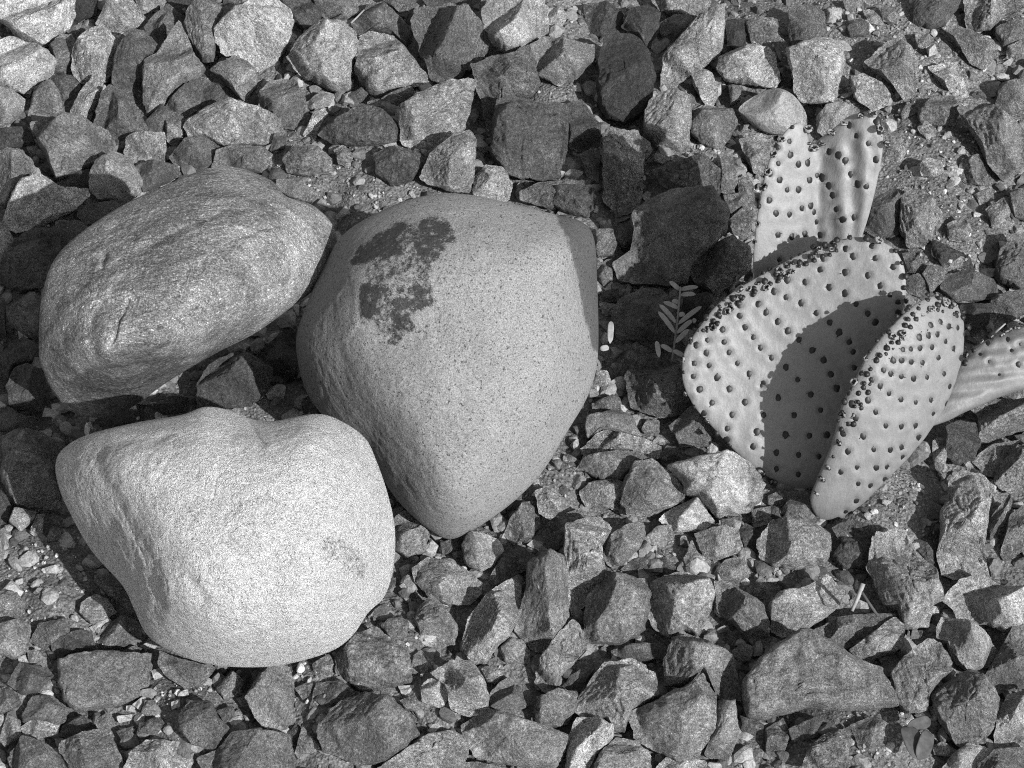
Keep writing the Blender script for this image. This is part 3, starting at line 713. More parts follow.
0,3|.60|.6|pale round stone cut by the left edge near the bottom left|-30,510 12,552 24,600 0,628 -30,620|
0,3|.42|.7|dome shaped dark stone in the bottom left corner area|35,730 90,645 170,670 270,740 260,800 60,800|
0,3|.46|.7|speckled stone with a white top edge at bottom left|250,660 410,612 460,680 490,740 480,800 300,800 240,690|
0,3|.58|.6|pale flat stone cut by the bottom edge, right of the white edged one|500,768 520,710 590,658 720,668 780,692 760,768 740,820 500,820|
0,3|.36|.5|dark stone under the banded slab's lower left corner|242,640 255,600 330,562 395,605 300,640|
0,3|.60|.6|small pale pebble under the banded slab's lower edge|385,580 430,550 455,590 430,618 390,600|
0,3|.37|.6|big dark stone below the white boulder's bottom left|715,560 760,505 850,510 870,570 915,610 850,690 770,670 720,620|
0,3|.52|.7|small grey wedge below the white boulder's bottom|865,450 930,385 970,420 960,470 900,490|
0,3|.43|.5|small dark chip below the grey wedge under the white boulder|872,540 930,522 938,558 900,585|
0,3|.41|.6|large dark grey stone cut by the bottom edge at lower left|800,725 880,690 930,632 1040,622 1150,640 1180,740 1160,800 800,800|
1,3|.54|.65|pale pitted slab right below the white boulder's bottom|0,560 -40,490 20,390 60,362 130,365 148,440 148,590 90,618 30,600|
0,3|.54|.5|small flat pebble in grit right of the banded slab|570,545 582,502 620,502 625,550 590,555|
0,3|.63|.5|small pale splinter at the banded slab's lower right corner|535,512 570,487 580,492 560,533|
0,3|.52|.5|tiny pebble left of the splinter under the banded slab|510,522 540,520 540,543 510,538|
0,3|.60|.5|small oval pale pebble below the banded slab's right half|470,562 530,555 532,573 480,585|
0,3|.42|.5|dark crumbly stone below the flat pebble in the lower left grit|562,592 640,562 680,600 640,640 560,620|e
0,3|.60|.5|small pale stone left of the large dark stone at bottom|925,572 960,562 970,600 930,602|
0,3|.78|.5|tiny white chip in the grit below the white boulder|715,467 745,457 750,475 720,480|
0,3|.56|.5|tiny light pebble under the tiny white chip|690,507 715,497 715,520 690,530|
0,3|.50|.5|small grey pebble at the banded slab's upper right side|610,382 638,372 650,400 620,410|
0,3|.49|.5|small grey stone left of the banded slab's left end|112,302 150,297 180,343 122,350|
0,3|.62|.5|tiny round pale pebble near the left edge by the small grey stone|75,330 100,320 108,348 85,360|
0,3|.38|.5|dark gritty stone right of the small pale pebble under the slab|470,622 540,602 540,650 490,653|
1,3|.43|.7|large dark rounded lump below the white boulder at bottom centre left|250,640 260,590 340,500 430,472 540,500 620,570 650,640 600,690 480,750 400,750 280,700|
1,3|.46|.5|broad low slab in the white boulder's lower right shadow|318,330 380,250 480,205 545,262 612,312 618,420 540,440 430,462 380,430 330,390|e
1,3|.49|.6|rounded gritty stone right of the white boulder's lower right side|500,200 560,157 610,190 600,238 540,260|e
1,3|.58|.7|pale rounded stone on the broad low slab's right end|622,330 660,302 710,350 680,400 630,428|
1,3|.78|.7|whitest small crumbly lump in the lower centre gravel|660,450 690,415 750,420 765,490 740,525 670,500|
1,3|.62|.5|flat pale chip beside the whitest crumbly lump|580,500 620,487 668,515 650,543 600,530|
1,3|.54|.85|dark tipped pyramid stone left of the long rough pale stone|635,180 660,120 700,80 760,130 805,210 790,270 730,280 670,270 660,220|135:.0:.9
1,3|.65|.85|long rough pale stone slanting up right with a shaded left face|820,300 850,170 940,60 1020,10 1060,40 1055,150 1010,240 960,280 920,350 860,345|160:-.1:1.2
1,3|.62|.85|pale fist shaped stone with a dark left half, bottom centre|700,390 780,345 860,345 910,420 930,490 920,550 840,555 780,530 765,440|180:.0:1.2
1,3|.57|.7|small light cube right of the pale fist shaped stone|905,372 950,360 990,400 950,435 920,415|
1,3|.56|.7|big grainy flat stone near the bottom edge at centre|825,600 870,570 960,540 1060,580 1160,610 1250,635 1225,720 1190,765 1100,768 960,740 880,720 840,660|
1,3|.57|.7|long pale rounded stone cut by the bottom edge at centre left|490,768 560,730 680,650 770,620 830,640 850,690 820,760 780,800 480,810|
1,3|.43|.7|dark grey stone right of the pale fist shaped stone|935,480 980,425 1040,402 1090,460 1100,510 1030,550 940,525|
1,3|.50|.5|flat grey stone at the bottom edge under the big grainy flat one|795,750 880,748 1040,775 1000,800 790,800|
1,3|.51|.6|small grey stone under the long rough pale stone's right end|975,290 1020,250 1065,262 1095,310 1090,350 1000,340|
1,3|.52|.6|small triangular chip left of the large dark rounded lump|160,710 185,602 255,690 220,705|
1,3|.31|.5|small dark leaf shaped chip beside the triangular chip|130,632 165,592 183,620 163,700|
1,3|.47|.5|gritty lump under the white boulder's bottom centre|230,352 290,315 310,350 300,390 240,400|e
1,3|.47|.5|small gritty lump lower left of the broad low slab|160,450 220,422 250,450 190,490|e
1,3|.39|.5|dark soil crusted stone above the large dark rounded lump|245,430 340,422 395,470 310,530 215,535|e
1,3|.54|.5|small pale pebble under the broad low slab|500,452 560,438 560,480 510,490|
1,3|.51|.5|small grey pebble right of the pale one under the low slab|572,442 628,440 628,478 590,472|
2,3|.47|.75|broad dark trapezoid stone at bottom centre, half in shadow|288,250 300,100 340,40 430,0 530,15 550,100 530,215 430,270 300,265|0:.3:.6
2,2|.57|.85|big rounded grey stone with a pale rim right of the dark trapezoid|520,868 560,808 610,768 700,752 780,778 810,848 780,938 740,1003 690,978 620,1015 570,968 540,918|-110:.3:1.0
2,3|.49|.85|large angular slab stone beneath the pale rimmed grey stone|610,340 640,250 700,235 760,260 880,320 900,420 912,495 822,490 805,430 760,390 690,440 615,440|180:.3:1.0
2,3|.47|.8|slanted grey stone right of the pale rimmed grey stone|812,20 880,30 1000,120 1024,190 1024,290 960,270 900,200 830,150|-130:.1:1.0
2,3|.51|.75|smooth rhombus stone leaning left of the dark trapezoid|95,420 110,340 180,240 240,178 270,200 295,290 240,350 190,400 170,460 130,465|
2,3|.49|.8|small boxy grey stone below the smooth rhombus stone|80,570 110,490 180,460 260,470 250,540 220,590 150,605 100,600|-100:.1:.8
2,3|.53|.8|big lumpy light grey stone at bottom centre under the trapezoid|250,540 280,470 370,350 480,335 570,390 575,430 588,478 475,538 450,620 400,620 380,580 270,560|0:.2:.6
2,3|.66|.8|bright grainy stone in front of the big lumpy light grey stone|215,768 230,640 260,572 340,572 398,602 400,650 330,720 300,780 215,790|180:.5:.8
2,3|.56|.7|rounded grey stone cut by the bottom edge at centre|330,768 350,715 420,650 500,665 550,720 555,790 330,790|
2,3|.54|.9|big crumpled stone with a dark left half and pale right half|470,545 560,515 640,465 690,455 760,395 815,480 805,620 760,690 730,735 660,730 560,690 490,650|195:-.15:1.1
2,3|.51|.7|pale upright slab right of the big crumpled stone|770,710 810,620 824,500 890,502 905,640 860,740|
2,3|.52|.5|rough stone cut by the bottom edge below the crumpled stone|580,768 620,728 770,738 780,790 580,790|
2,3|.38|.5|flat dark stone wedged under the dark trapezoid|400,300 480,276 600,268 618,290 600,330 500,338 410,330|
3,3|.49|.6|largest flat slab of the gravel, at lower right|-100,440 -60,370 0,310 40,270 130,222 190,232 320,312 440,370 500,440 520,518 400,528 280,533 170,520 60,548 0,568 -80,560|b -100:.35:.5
2,3|.47|.6|small rounded stone left of the largest flat slab|880,302 930,272 963,290 950,340 900,340|
2,3|.38|.5|small dark stone above the rounded one left of the largest slab|840,270 870,222 920,242 900,288 850,298|
2,3|.55|.6|small smooth pebble left of the pale topped stone at lower right|960,50 990,5 1013,20 1013,80 980,95|
2,3|.36|.5|dark stone behind the small boxy grey stone|205,440 240,400 300,362 330,372 265,460|
2,3|.41|.5|dull stone left of the small boxy grey stone|-30,420 20,440 50,490 20,530 -30,510|
2,3|.38|.5|dark grit covered stone right of the pale upright slab|910,560 1000,580 1030,600 1010,650 960,650 920,620|e
3,3|.61|.85|pale topped stone with a dark underside above the largest flat slab|10,120 40,80 130,60 240,0 300,60 290,110 230,160 150,210 60,245 20,220|-120:.25:1.1
3,3|.41|.6|flat dark stone under the twig, above the largest slab|190,215 280,172 400,152 505,155 470,195 400,235 320,285 260,268 200,245|
3,3|.58|.7|pale slanted slab at the right end of the flat dark stone|328,295 420,235 500,165 538,190 538,280 480,310 410,342 350,320|-60:.4:.9
3,3|.66|.8|big pale stone near the right edge at lower right|700,100 770,20 850,-10 920,40 1050,60 1060,60 1060,195 950,220 880,190 780,190 740,130|0:.2:.6
3,3|.54|.8|rounded lumpy stone under the big pale one by the right edge|682,200 700,170 800,192 870,240 910,300 880,360 800,380 740,330 720,270 680,250|-80:.3:.8
3,3|.55|.75|pale ridge stone touching the largest slab's right end|493,400 540,330 640,250 690,270 728,330 735,380 680,420 640,480 640,530 560,550 522,520|-90:.3:.7
3,3|.49|.9|dark capped cube stone with a bright front near the bottom right|650,480 720,430 800,385 860,410 925,490 900,600 860,660 770,690 720,620 680,570|110:.0:.8 10:.3:.9 210:.3:.9
3,3|.57|.75|light grainy stone cut by the right edge near the bottom corner|905,640 920,550 960,480 1050,460 1060,460 1060,690 910,690|
3,3|.42|.7|dark stone in shade at the right edge above the light grainy one|870,400 920,320 980,205 1060,200 1060,420 950,450 925,470|
3,3|.62|.7|pale wedge stone cut by the bottom edge at lower right|700,768 740,720 800,672 900,697 830,760 820,800 690,800|
3,3|.41|.6|dark striped stone in the bottom right corner|832,768 905,702 1050,680 1060,800 825,800|
3,3|.46|.5|earth coloured lump at the bottom edge under the largest slab|160,700 220,640 325,605 328,680 300,768 140,768|e
3,3|.43|.5|dusty stone right of the earth coloured lump at bottom|332,600 420,562 495,600 460,675 370,690|e
3,3|.41|.5|dusty grey stone under the largest slab's left part|-10,620 60,572 90,640 60,700 0,740|e
3,3|.53|.5|small pale stone near the bottom edge beside the dry leaf|662,680 700,667 753,700 720,718 670,713|
3,3|.37|.5|dark flat stone in shade under the largest slab|90,610 200,562 275,600 200,645 100,655|
3,3|.43|.5|tiny stone between rounded lumpy and dark capped stones|722,362 748,380 738,408 712,408|
3,3|.41|.5|small dark stone at the pale slanted slab's lower end|452,385 465,368 500,352 508,388 482,402|
"""
STN = parse_stones()
order = sorted(range(len(STN)), key=lambda i: -STN[i]['area'])
individual = set(order[:296])
extra_stuff = []
for i, s in enumerate(STN):
    rng = random.Random(1000 + i)
    c = s['px'].mean(0)
    zg = float(soil_height(c[None])[0])
    size = math.sqrt(s['area']) * 0.00068
    emb = 0.55 if s['style'] == 'e' else 0.22
    V, F, P0, A = build_stone(s['px'], s['h'], s['fac'], rng, i + 3,
                              nt=112 if s['area'] > 1300 else (64 if s['area'] > 400 else 40),
                              target=zg - emb * size * 0.5 + rng.uniform(-0.001, 0.002),
                              smooth=(s['style'] == 's'), flat=(s['style'] == 'b'))
    x = ALB * lin(min(.85, max(.2, s['g'] + 0.35 * (s['g'] - 0.47))))
    alb = 0.645 * x / (1 + 0.55 * x) * (0.75 if s['style'] == 's' else 1.0)
    if s['area'] < 260:
        alb = min(alb, 0.25)
    if i not in individual:
        extra_stuff.append((V + P0, F, alb))
        continue
    eu = Euler((rng.uniform(-1, 1), rng.uniform(-1, 1), rng.uniform(0, 6.28)))
    o = make_obj("stone", V @ np.array(eu.to_matrix()), F, MAT[s['style'] or rng.choice(['', 'schist', 'granite', 'dusty', 'schist'])], loc=P0)
    o.rotation_euler = eu
    o.color = (alb, alb, alb, 1)
    tag(o, s['label'], "stone", "stones of the gravel bed")

# ------------------------------------------------------------------ boulders
def boulder_material(name, kind):
    n = N(name)
    co = n.coords(False)
    val = n.obj_value()
    if kind == 'banded':
        st = n.stretch(co, (1.0, 1.0, 1.0), (0, 0, 0))
        ban = n.stretch(co, (9, 34, 9), (0, 0, math.radians(-32)))
        v = n.math('MULTIPLY', val, n.ramp(n.noise(ban, 1.6, 6, 0.65, 1.2), 0.3, 0.7, 0.55, 1.40))
        v = n.math('MULTIPLY', v, n.ramp(n.noise(n.stretch(co, (90, 330, 90), (0, 0, math.radians(-30))), 2.0, 4, 0.7, 0.4), 0.3, 0.7, 0.62, 1.38))
        v = n.math('MULTIPLY', v, n.ramp(n.noise(co, 900, 2, 0.6), 0.3, 0.7, 0.72, 1.28))
        v = n.grain(v, co, 1400, 0.38)
        v = n.grain(v, n.stretch(co, (.6, 1.5, 1.5), (0, 0, math.radians(-20))), 800, 0.30)
        gl = n.ramp(n.noise(co, 700, 2, 0.6), 0.62, 0.70, 1.0, 2.0)
        ve = n.ramp(n.noise(n.stretch(co, (.35, 1.6, 1.2), (0, 0, math.radians(12))), 330, 2, 0.5), 0.68, 0.73, 1.0, 1.9)
        v = n.math('MULTIPLY', v, ve)
        cr = n.math('ABSOLUTE', n.math('SUBTRACT', n.noise(n.stretch(co, (.5, 1.4, 1), (0, 0, math.radians(-28))), 42, 3, 0.5, 0.6), 0.5), 0)
        v = n.math('MULTIPLY', v, n.ramp(cr, 0.0, 0.012, 0.55, 1.0))
        v = n.math('MULTIPLY', v, gl)
        v = n.math('MULTIPLY', v, n.ramp(n.noise(co, 24, 3, 0.5), 0.35, 0.65, 0.78, 1.18))
        sb_ = n.math('ADD', n.attr('stain'), n.ramp(n.noise(co, 140, 5, 0.7), 0.3, 0.7, -0.4, 0.4))  # mask of the lower face, darkened with a ragged margin
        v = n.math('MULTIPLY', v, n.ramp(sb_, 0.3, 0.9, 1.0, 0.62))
        n.grey(v)
        b = n.bump(n.noise(ban, 1.6, 6, 0.65, 1.2), 0.35, 0.006)
        b = n.bump(n.noise(co, 380, 5, 0.7), 0.6, 0.0022, b)
        n.b.inputs['Specular IOR Level'].default_value = 0.12
        return n.done(b, 0.95)
    if kind == 'stained':
        v = n.math('MULTIPLY', val, n.ramp(n.noise(co, 30, 4, 0.6), 0.3, 0.7, 0.93, 1.07))
        v = n.math('MULTIPLY', v, n.ramp(n.noise(co, 850, 3, 0.8), 0.3, 0.7, 0.68, 1.30))
        v = n.grain(v, co, 1600, 0.33)
        sp = n.ramp(n.noise(co, 500, 2, 0.55), 0.325, 0.37, 0.35, 1.0)
        v = n.math('MULTIPLY', v, sp)
        sp2 = n.ramp(n.noise(n.stretch(co, (1, 1, 1), (1, 2, 3)), 1050, 2, 0.5), 0.32, 0.38, 0.45, 1.0)
        v = n.math('MULTIPLY', v, sp2)
        at = n.attr("stain")
        br = n.math('ADD', at, n.ramp(n.noise(co, 190, 6, 0.85), 0.30, 0.70, -0.72, 0.60))
        msk = n.ramp(br, 0.34, 0.74, 0.0, 1.0)
        mul = n.math('SUBTRACT', 1.0, n.math('MULTIPLY', msk, 0.85))
        v = n.math('MULTIPLY', v, mul)
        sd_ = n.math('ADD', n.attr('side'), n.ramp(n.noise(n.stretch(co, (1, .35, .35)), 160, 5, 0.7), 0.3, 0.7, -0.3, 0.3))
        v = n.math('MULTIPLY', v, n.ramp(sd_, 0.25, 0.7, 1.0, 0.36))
        n.grey(v)
        b = n.bump(n.noise(co, 600, 4, 0.7), 0.45, 0.0014)
        b = n.bump(sp, 0.5, 0.0008, b)
        return n.done(b, 0.8)
    # white
    f1 = n.noise(n.stretch(co, (1, 1.3, 1.2), (0.2, 0, math.radians(18))), 300, 5, 0.8, 0.5)
    v = n.math('MULTIPLY', val, n.ramp(f1, 0.36, 0.60, 0.72, 1.08))
    f2 = n.noise(co, 800, 3, 0.75, 0.4)
    v = n.math('MULTIPLY', v, n.ramp(f2, 0.36, 0.60, 0.72, 1.10))
    pk = n.ramp(n.noise(co, 950, 2, 0.6), 0.34, 0.42, 0.45, 1.0)
    v = n.math('MULTIPLY', v, pk)
    v = n.grain(v, co, 1600, 0.24)
    v = n.math('MULTIPLY', v, n.ramp(n.noise(co, 55, 6, 0.75, 0.8), 0.35, 0.65, 0.80, 1.08))
    vn = n.math('ABSOLUTE', n.math('SUBTRACT', n.noise(co, 34, 4, 0.6, 0.9), 0.5), 0)
    v = n.math('MULTIPLY', v, n.ramp(vn, 0.0, 0.010, 0.72, 1.0))
    br = n.math('ADD', n.attr("stain"), n.ramp(n.noise(co, 480, 5, 0.8), 0.3, 0.7, -0.8, 0.6))
    v = n.math('MULTIPLY', v, n.ramp(br, 0.30, 0.95, 1.0, 0.25))
    n.grey(v)
    b = n.bump(n.noise(co, 60, 5, 0.6), 0.25, 0.006)
    b = n.bump(n.noise(co, 150, 6, 0.75, 0.8), 1.0, 0.012, b)
    b = n.bump(f1, 1.0, 0.0060, b)
    b = n.bump(f2, 1.0, 0.0040, b)
    return n.done(b, 0.85)


def boulder(px, g, ctrl, De, Hb, mat, label, target, seed, fold=None, nt=560, nf=180, stains=(), p=3.0, rough=1.0, pit=0.0, cracks=(), chips=0):
    """outline and a hand made relief: ctrl = (x, y, height) in photo pixels, height towards the viewer"""
    px = np.asarray(px, float)
    out = spline(px, nt)
    c = np.array([(px[:, 0].min() + px[:, 0].max()) / 2, (px[:, 1].min() + px[:, 1].max()) / 2])
    nrm = -ray(c)[0]
    e1 = np.cross(np.array([0, 1.0, 0]), nrm); e1 /= np.linalg.norm(e1)
    e2 = np.cross(nrm, e1)
    P0 = ground_at(c, 0.05)[0]
    C = np.asarray(ctrl, float)
    for it in range(3):
        w = plane_at(out, P0, nrm) - P0
        o = np.stack([w @ e1, w @ e2], 1)
        if poly_area(o) < 0:
            o = o[::-1]
        R = math.sqrt(abs(poly_area(o)) / math.pi)
        m_px = np.linalg.norm(P0 - CP) / FPX
        nb = 30
        tf = np.sin(np.linspace(0, math.pi / 2, nf + 1))[1:] ** 0.9
        tb = np.cos(np.linspace(0, math.pi / 2, nb + 2))[1:-1]
        p2 = np.vstack([np.zeros((1, 2))] + [t * o for t in tf])
        T = np.r_[0, np.repeat(tf, nt)]
        # thin plate spline through the control heights
        wc = plane_at(C[:, :2], P0, nrm) - P0
        cc = np.stack([wc @ e1, wc @ e2], 1) / R
        q2 = p2 / R

        def phi(d2):
            return 0.5 * d2 * np.log(d2 + 1e-9)
        K = phi(((cc[:, None] - cc[None]) ** 2).sum(-1)) + np.eye(len(cc)) * 0.0012
        Q = np.c_[np.ones(len(cc)), cc]
        A = np.block([[K, Q], [Q.T, np.zeros((3, 3))]])
        sol = np.linalg.solve(A, np.r_[C[:, 2], 0, 0, 0])
        hz = np.zeros(len(q2))
        for i0 in range(0, len(q2), 20000):
            blk = q2[i0:i0 + 20000]
            hz[i0:i0 + 20000] = phi(((blk[:, None] - cc[None]) ** 2).sum(-1)) @ sol[:len(cc)] + np.c_[np.ones(len(blk)), blk] @ sol[len(cc):]
        E = hz[-nt:] * m_px
        p2 = p2 * (1 - hz / FPX)[:, None]         # keep the size of parts lying farther back
        o = p2[-nt:]
        hz = hz * m_px + De * m_px * ((1 - T ** p) ** 0.5)
        pb = np.vstack([t * o for t in tb] + [np.zeros((1, 2))])
        Tb = np.r_[np.repeat(tb, nt), 0]
        Eb = np.r_[np.tile(E, nb), np.mean(E)] * Tb ** 2
        hb = -Hb * R * (1 - Tb ** 2.2) ** 0.6 + Eb
        qq = np.vstack([p2, pb]); z = np.r_[hz, hb]
        edge = np.r_[np.clip((1 - T) * 7, 0, 1), np.ones(len(Tb))]
        p3 = np.c_[qq / R, z / R]
        rel = 0.016 * fbm(p3 * 2.4 + seed, seed, 3) + 0.007 * fbm(p3 * 8 + seed, seed + 4, 3) + 0.0032 * fbm(p3 * 26 + seed, seed + 9, 3, 0.65)
        if fold is not None:                    # foliation: long low ribs
            a = math.radians(fold)
            f3 = np.c_[(p3[:, 0] * math.cos(a) + p3[:, 1] * math.sin(a)) * 1.6, (-p3[:, 0] * math.sin(a) + p3[:, 1] * math.cos(a)) * 9, p3[:, 2] * 1.5]
            fn = fbm(f3 + seed, seed + 20, 4, 0.6)
            rel = rel + 0.012 * fn + 0.010 * np.clip(np.abs(fn) - 0.12, -0.12, 0)
        if pit:
            pn = vnoise(p3 * np.array([34, 48, 40]) + seed, seed + 30)
            rel = rel - pit * np.clip(pn - 0.1, 0, 1) - 0.5 * pit * np.clip(vnoise(p3 * 70 + 3, seed + 31), 0, 1)
            sc_ = vnoise(p3 * 6.0 + 5, seed + 33)
            rel = rel - 2.0 * pit * np.clip(0.07 - np.abs(sc_), 0, 1) / 0.07
        z = z + R * edge * rough * rel
        nfv = 1 + nf * nt
        pc = to_px(P0 + qq[:nfv, :1] * e1 + qq[:nfv, 1:] * e2 + z[:nfv, None] * nrm)
        wob = 3.0 * fbm(np.c_[pc / 14.0, np.zeros(nfv)], seed + 40, 2)
        for (line, dep, wid_) in cracks:        # cracks and ledges, as lines in the photograph
            pl = np.asarray(line, float); dm = np.full(nfv, 1e9)
            for a_, b_ in zip(pl[:-1], pl[1:]):
                ab = b_ - a_
                tt = np.clip(((pc - a_) @ ab) / (ab @ ab), 0, 1)
                dm = np.minimum(dm, np.linalg.norm(pc + wob[:, None] * 0.5 - a_ - tt[:, None] * ab, axis=1))
            z[:nfv] -= dep * m_px * np.exp(-(dm / wid_) ** 2) * edge[:nfv]
        rc_ = random.Random(seed)
        for k_ in range(chips):                 # shallow spalls with one sharp side
            a_ = rc_.uniform(0, 6.28); t_ = rc_.uniform(0.1, 0.92)
            cpt = np.array([math.cos(a_), math.sin(a_)]) * t_ * R * 0.95
            dpt = (qq[:nfv] - cpt) / R
            aa = rc_.uniform(0, 6.28); rr_ = rc_.uniform(0.02, 0.075)
            u_ = dpt @ np.array([math.cos(aa), math.sin(aa)]) / rr_
            v_ = dpt @ np.array([-math.sin(aa), math.cos(aa)]) / (rr_ * rc_.uniform(0.5, 1.6))
            u_ = u_ + 0.25 * wob
            msk = np.clip(1 - v_ ** 2, 0, 1) * np.clip((1 - u_) * 6, 0, 1) * np.clip((u_ + 1.2) / 2.2, 0, 1)
            z[:nfv] -= R * rr_ * 0.16 * msk * edge[:nfv]
        V = qq[:, :1] * e1 + qq[:, 1:] * e2 + z[:, None] * nrm
        zc = P0[2] + target - (V[:, 2] + P0[2]).min()
        P0 = ground_at(c, zc)[0]
    ob = make_obj("boulder", V, ring_faces(nf + nb, nt), mat, loc=P0)
    ob.color = (g, g, g, 1)
    pv = to_px(V + P0)
    nfv = 1 + nf * nt
    for name, lst in stains:
        s = np.zeros(len(V))
        for poly, val in lst:
            acc = np.zeros(nfv)
            for k in range(17):                 # soft margin
                rr = 4.5 * (k / 17.0) ** 0.5
                acc += inside(pv[:nfv] + rr * np.array([math.cos(k * 2.4), math.sin(k * 2.4)]), poly)
            s[:nfv] = np.maximum(s[:nfv], acc / 17.0 * val)
        at = ob.data.attributes.new(name, 'FLOAT', 'POINT')
        at.data.foreach_set("value", s)
    tag(ob, label, "boulder", "boulders beside the cactus")
    return ob


BANDED = [(39, 354), (42, 296), (60, 252), (111, 212), (166, 185), (210, 168), (239, 168), (272, 181), (286, 196), (312, 205),
          (330, 221), (336.5, 238), (334, 259), (319, 285), (297, 303), (257, 332), (224, 349), (195, 365), (166, 383),
          (129, 409), (100, 418), (71, 411), (53, 391), (44, 372)]
WHITE = [(55.6, 464), (63, 449), (87, 435), (134, 423), (181, 415), (204, 407), (227, 409.5), (251, 419), (274, 421), (313, 414),
         (337, 419), (364, 437), (376, 460), (388, 495), (395, 531), (393, 570), (384, 597), (368, 613), (352, 636), (329, 652),
         (282, 665), (235, 667), (196, 661), (161, 646), (145, 632), (134, 609), (122, 585), (91, 550), (67, 507), (58, 484)]
STAINED = [(296, 343), (305, 309), (325, 264), (344, 234), (379, 212), (419, 197), (463, 194), (518, 205), (557, 215), (582, 222),
           (594, 239), (597, 279), (598, 353), (589, 393), (567, 432), (542, 472), (513, 502), (478, 527), (451, 539),
           (428.5, 529), (399, 502), (375, 468), (350, 440), (325, 418), (305, 388)]


def tp(c, r, s):
    return [(c * 256 + float(a) / 4, r * 192 + float(b) / 4) for a, b in (w.split(',') for w in s.split())]


ST = [(tp(1, 1, "375,300 385,250 400,230 450,190 520,150 560,120 610,115 620,140 560,190 590,200 590,260 520,270 480,265 440,290"), 1.0),
      (tp(1, 1, "630,150 670,100 720,95 770,115 800,170 812,208 780,195 750,240 700,300 660,290 640,250 620,200"), 0.9),
      (tp(1, 1, "415,370 450,360 510,370 540,400 490,440 475,500 435,530 405,470"), 1.0),
      (tp(1, 1, "540,420 600,400 650,350 700,390 725,440 690,480 640,470 610,500 640,520 640,550 590,570 590,600 560,625 510,600 540,570 530,490"), 0.82),
      (tp(1, 1, "430,300 600,120 760,120 780,190 700,320 720,440 640,480 560,600 430,500"), 0.60)]
SW = [([(322, 535), (345, 538), (364, 552), (372, 578), (358, 582), (343, 566), (318, 550)], 0.62), ([(310, 525), (350, 528), (376, 560), (372, 590), (350, 580), (315, 560)], 0.30),
      ([(205, 500), (216, 535), (209, 560), (190, 540), (180, 500)], 0.3),
      ([(238, 497), (250, 500), (245, 512), (234, 508)], 0.45)]

C_BANDED = [(39, 330, -10), (60, 252, 0), (140, 197, 0), (240, 168, -12), (330, 221, -18), (334, 262, -14), (297, 303, -8), (224, 349, -22),
            (166, 383, -50), (129, 409, -70), (100, 418, -82), (53, 391, -58),
            (100, 352, 54), (75, 300, 28), (110, 275, 44), (160, 230, 42), (230, 200, 36), (290, 220, 30), (300, 260, 20),
            (240, 300, 46), (185, 345, 44), (130, 322, 72), (150, 303, 76), (200, 270, 76), (250, 246, 62), (120, 361, 42), (160, 357, 42), (110, 379, -10), (150, 373, -8), (90, 384, -26), (130, 384, -24), (168, 369, -8)]
C_WHITE = [(58, 484, -72), (63, 449, -64), (134, 423, -18), (204, 407, -2), (251, 419, -8), (313, 414, -4), (364, 437, -8), (395, 531, -15),
           (384, 597, -20), (329, 652, -10), (282, 665, -6), (235, 667, -8), (196, 661, -20), (145, 632, -46), (91, 550, -82),
           (86, 470, -22), (106, 520, -22), (125, 460, 32), (150, 530, 55), (136, 590, -12), (172, 600, 50), (200, 440, 50), (253, 440, 42),
           (310, 440, 48), (220, 500, 80), (300, 500, 85), (350, 520, 60), (340, 590, 55), (260, 580, 85), (220, 630, 55), (300, 630, 56), (180, 480, 64)]
C_STAINED = [(296, 343, -24), (325, 264, -15), (379, 212, 4), (463, 194, 10), (557, 215, -6), (597, 279, -38), (598, 353, -32), (567, 432, -6),
             (513, 502, -6), (451, 539, -10), (399, 502, -4), (369, 440, 4), (320, 408, -24), (305, 388, -36),
             (330, 340, 24), (350, 270, 38), (400, 240, 48), (470, 230, 48), (540, 240, 40), (558, 300, 40), (574, 250, 20), (588, 330, -4),
             (560, 370, 40), (395, 330, 66), (400, 420, 58), (370, 400, 42), (345, 390, 18), (440, 300, 76), (480, 380, 78), (450, 450, 64),
             (500, 440, 62), (455, 500, 48), (530, 330, 62), (425, 480, 46)]
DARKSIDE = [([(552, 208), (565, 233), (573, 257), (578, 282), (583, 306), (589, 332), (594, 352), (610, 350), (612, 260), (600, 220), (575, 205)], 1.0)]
LOWBAND = [([(60, 385), (92, 366), (130, 362), (168, 360), (200, 354), (232, 340), (250, 336), (220, 356), (170, 385), (120, 416), (80, 400)], 1.0)]  # darker band along the boulder's lower face

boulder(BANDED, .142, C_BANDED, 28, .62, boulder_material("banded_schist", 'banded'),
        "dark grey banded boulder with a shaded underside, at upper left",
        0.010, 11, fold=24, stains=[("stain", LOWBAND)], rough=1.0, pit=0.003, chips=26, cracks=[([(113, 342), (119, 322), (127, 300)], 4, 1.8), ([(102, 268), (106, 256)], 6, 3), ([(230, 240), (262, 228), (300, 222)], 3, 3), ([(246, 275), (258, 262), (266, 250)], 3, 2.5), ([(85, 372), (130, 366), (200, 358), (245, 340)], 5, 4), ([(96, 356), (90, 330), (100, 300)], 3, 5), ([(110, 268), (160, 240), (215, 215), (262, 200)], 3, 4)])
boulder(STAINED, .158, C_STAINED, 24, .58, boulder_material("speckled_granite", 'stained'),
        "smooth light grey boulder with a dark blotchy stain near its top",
        -0.015, 23, stains=[("stain", ST), ("side", DARKSIDE)], p=6.0, rough=0.75, pit=0.0015, chips=16, cracks=[([(556, 215), (576, 275), (590, 335)], 1.5, 3), ([(333, 260), (330, 330), (352, 385), (372, 425)], 2, 7)])
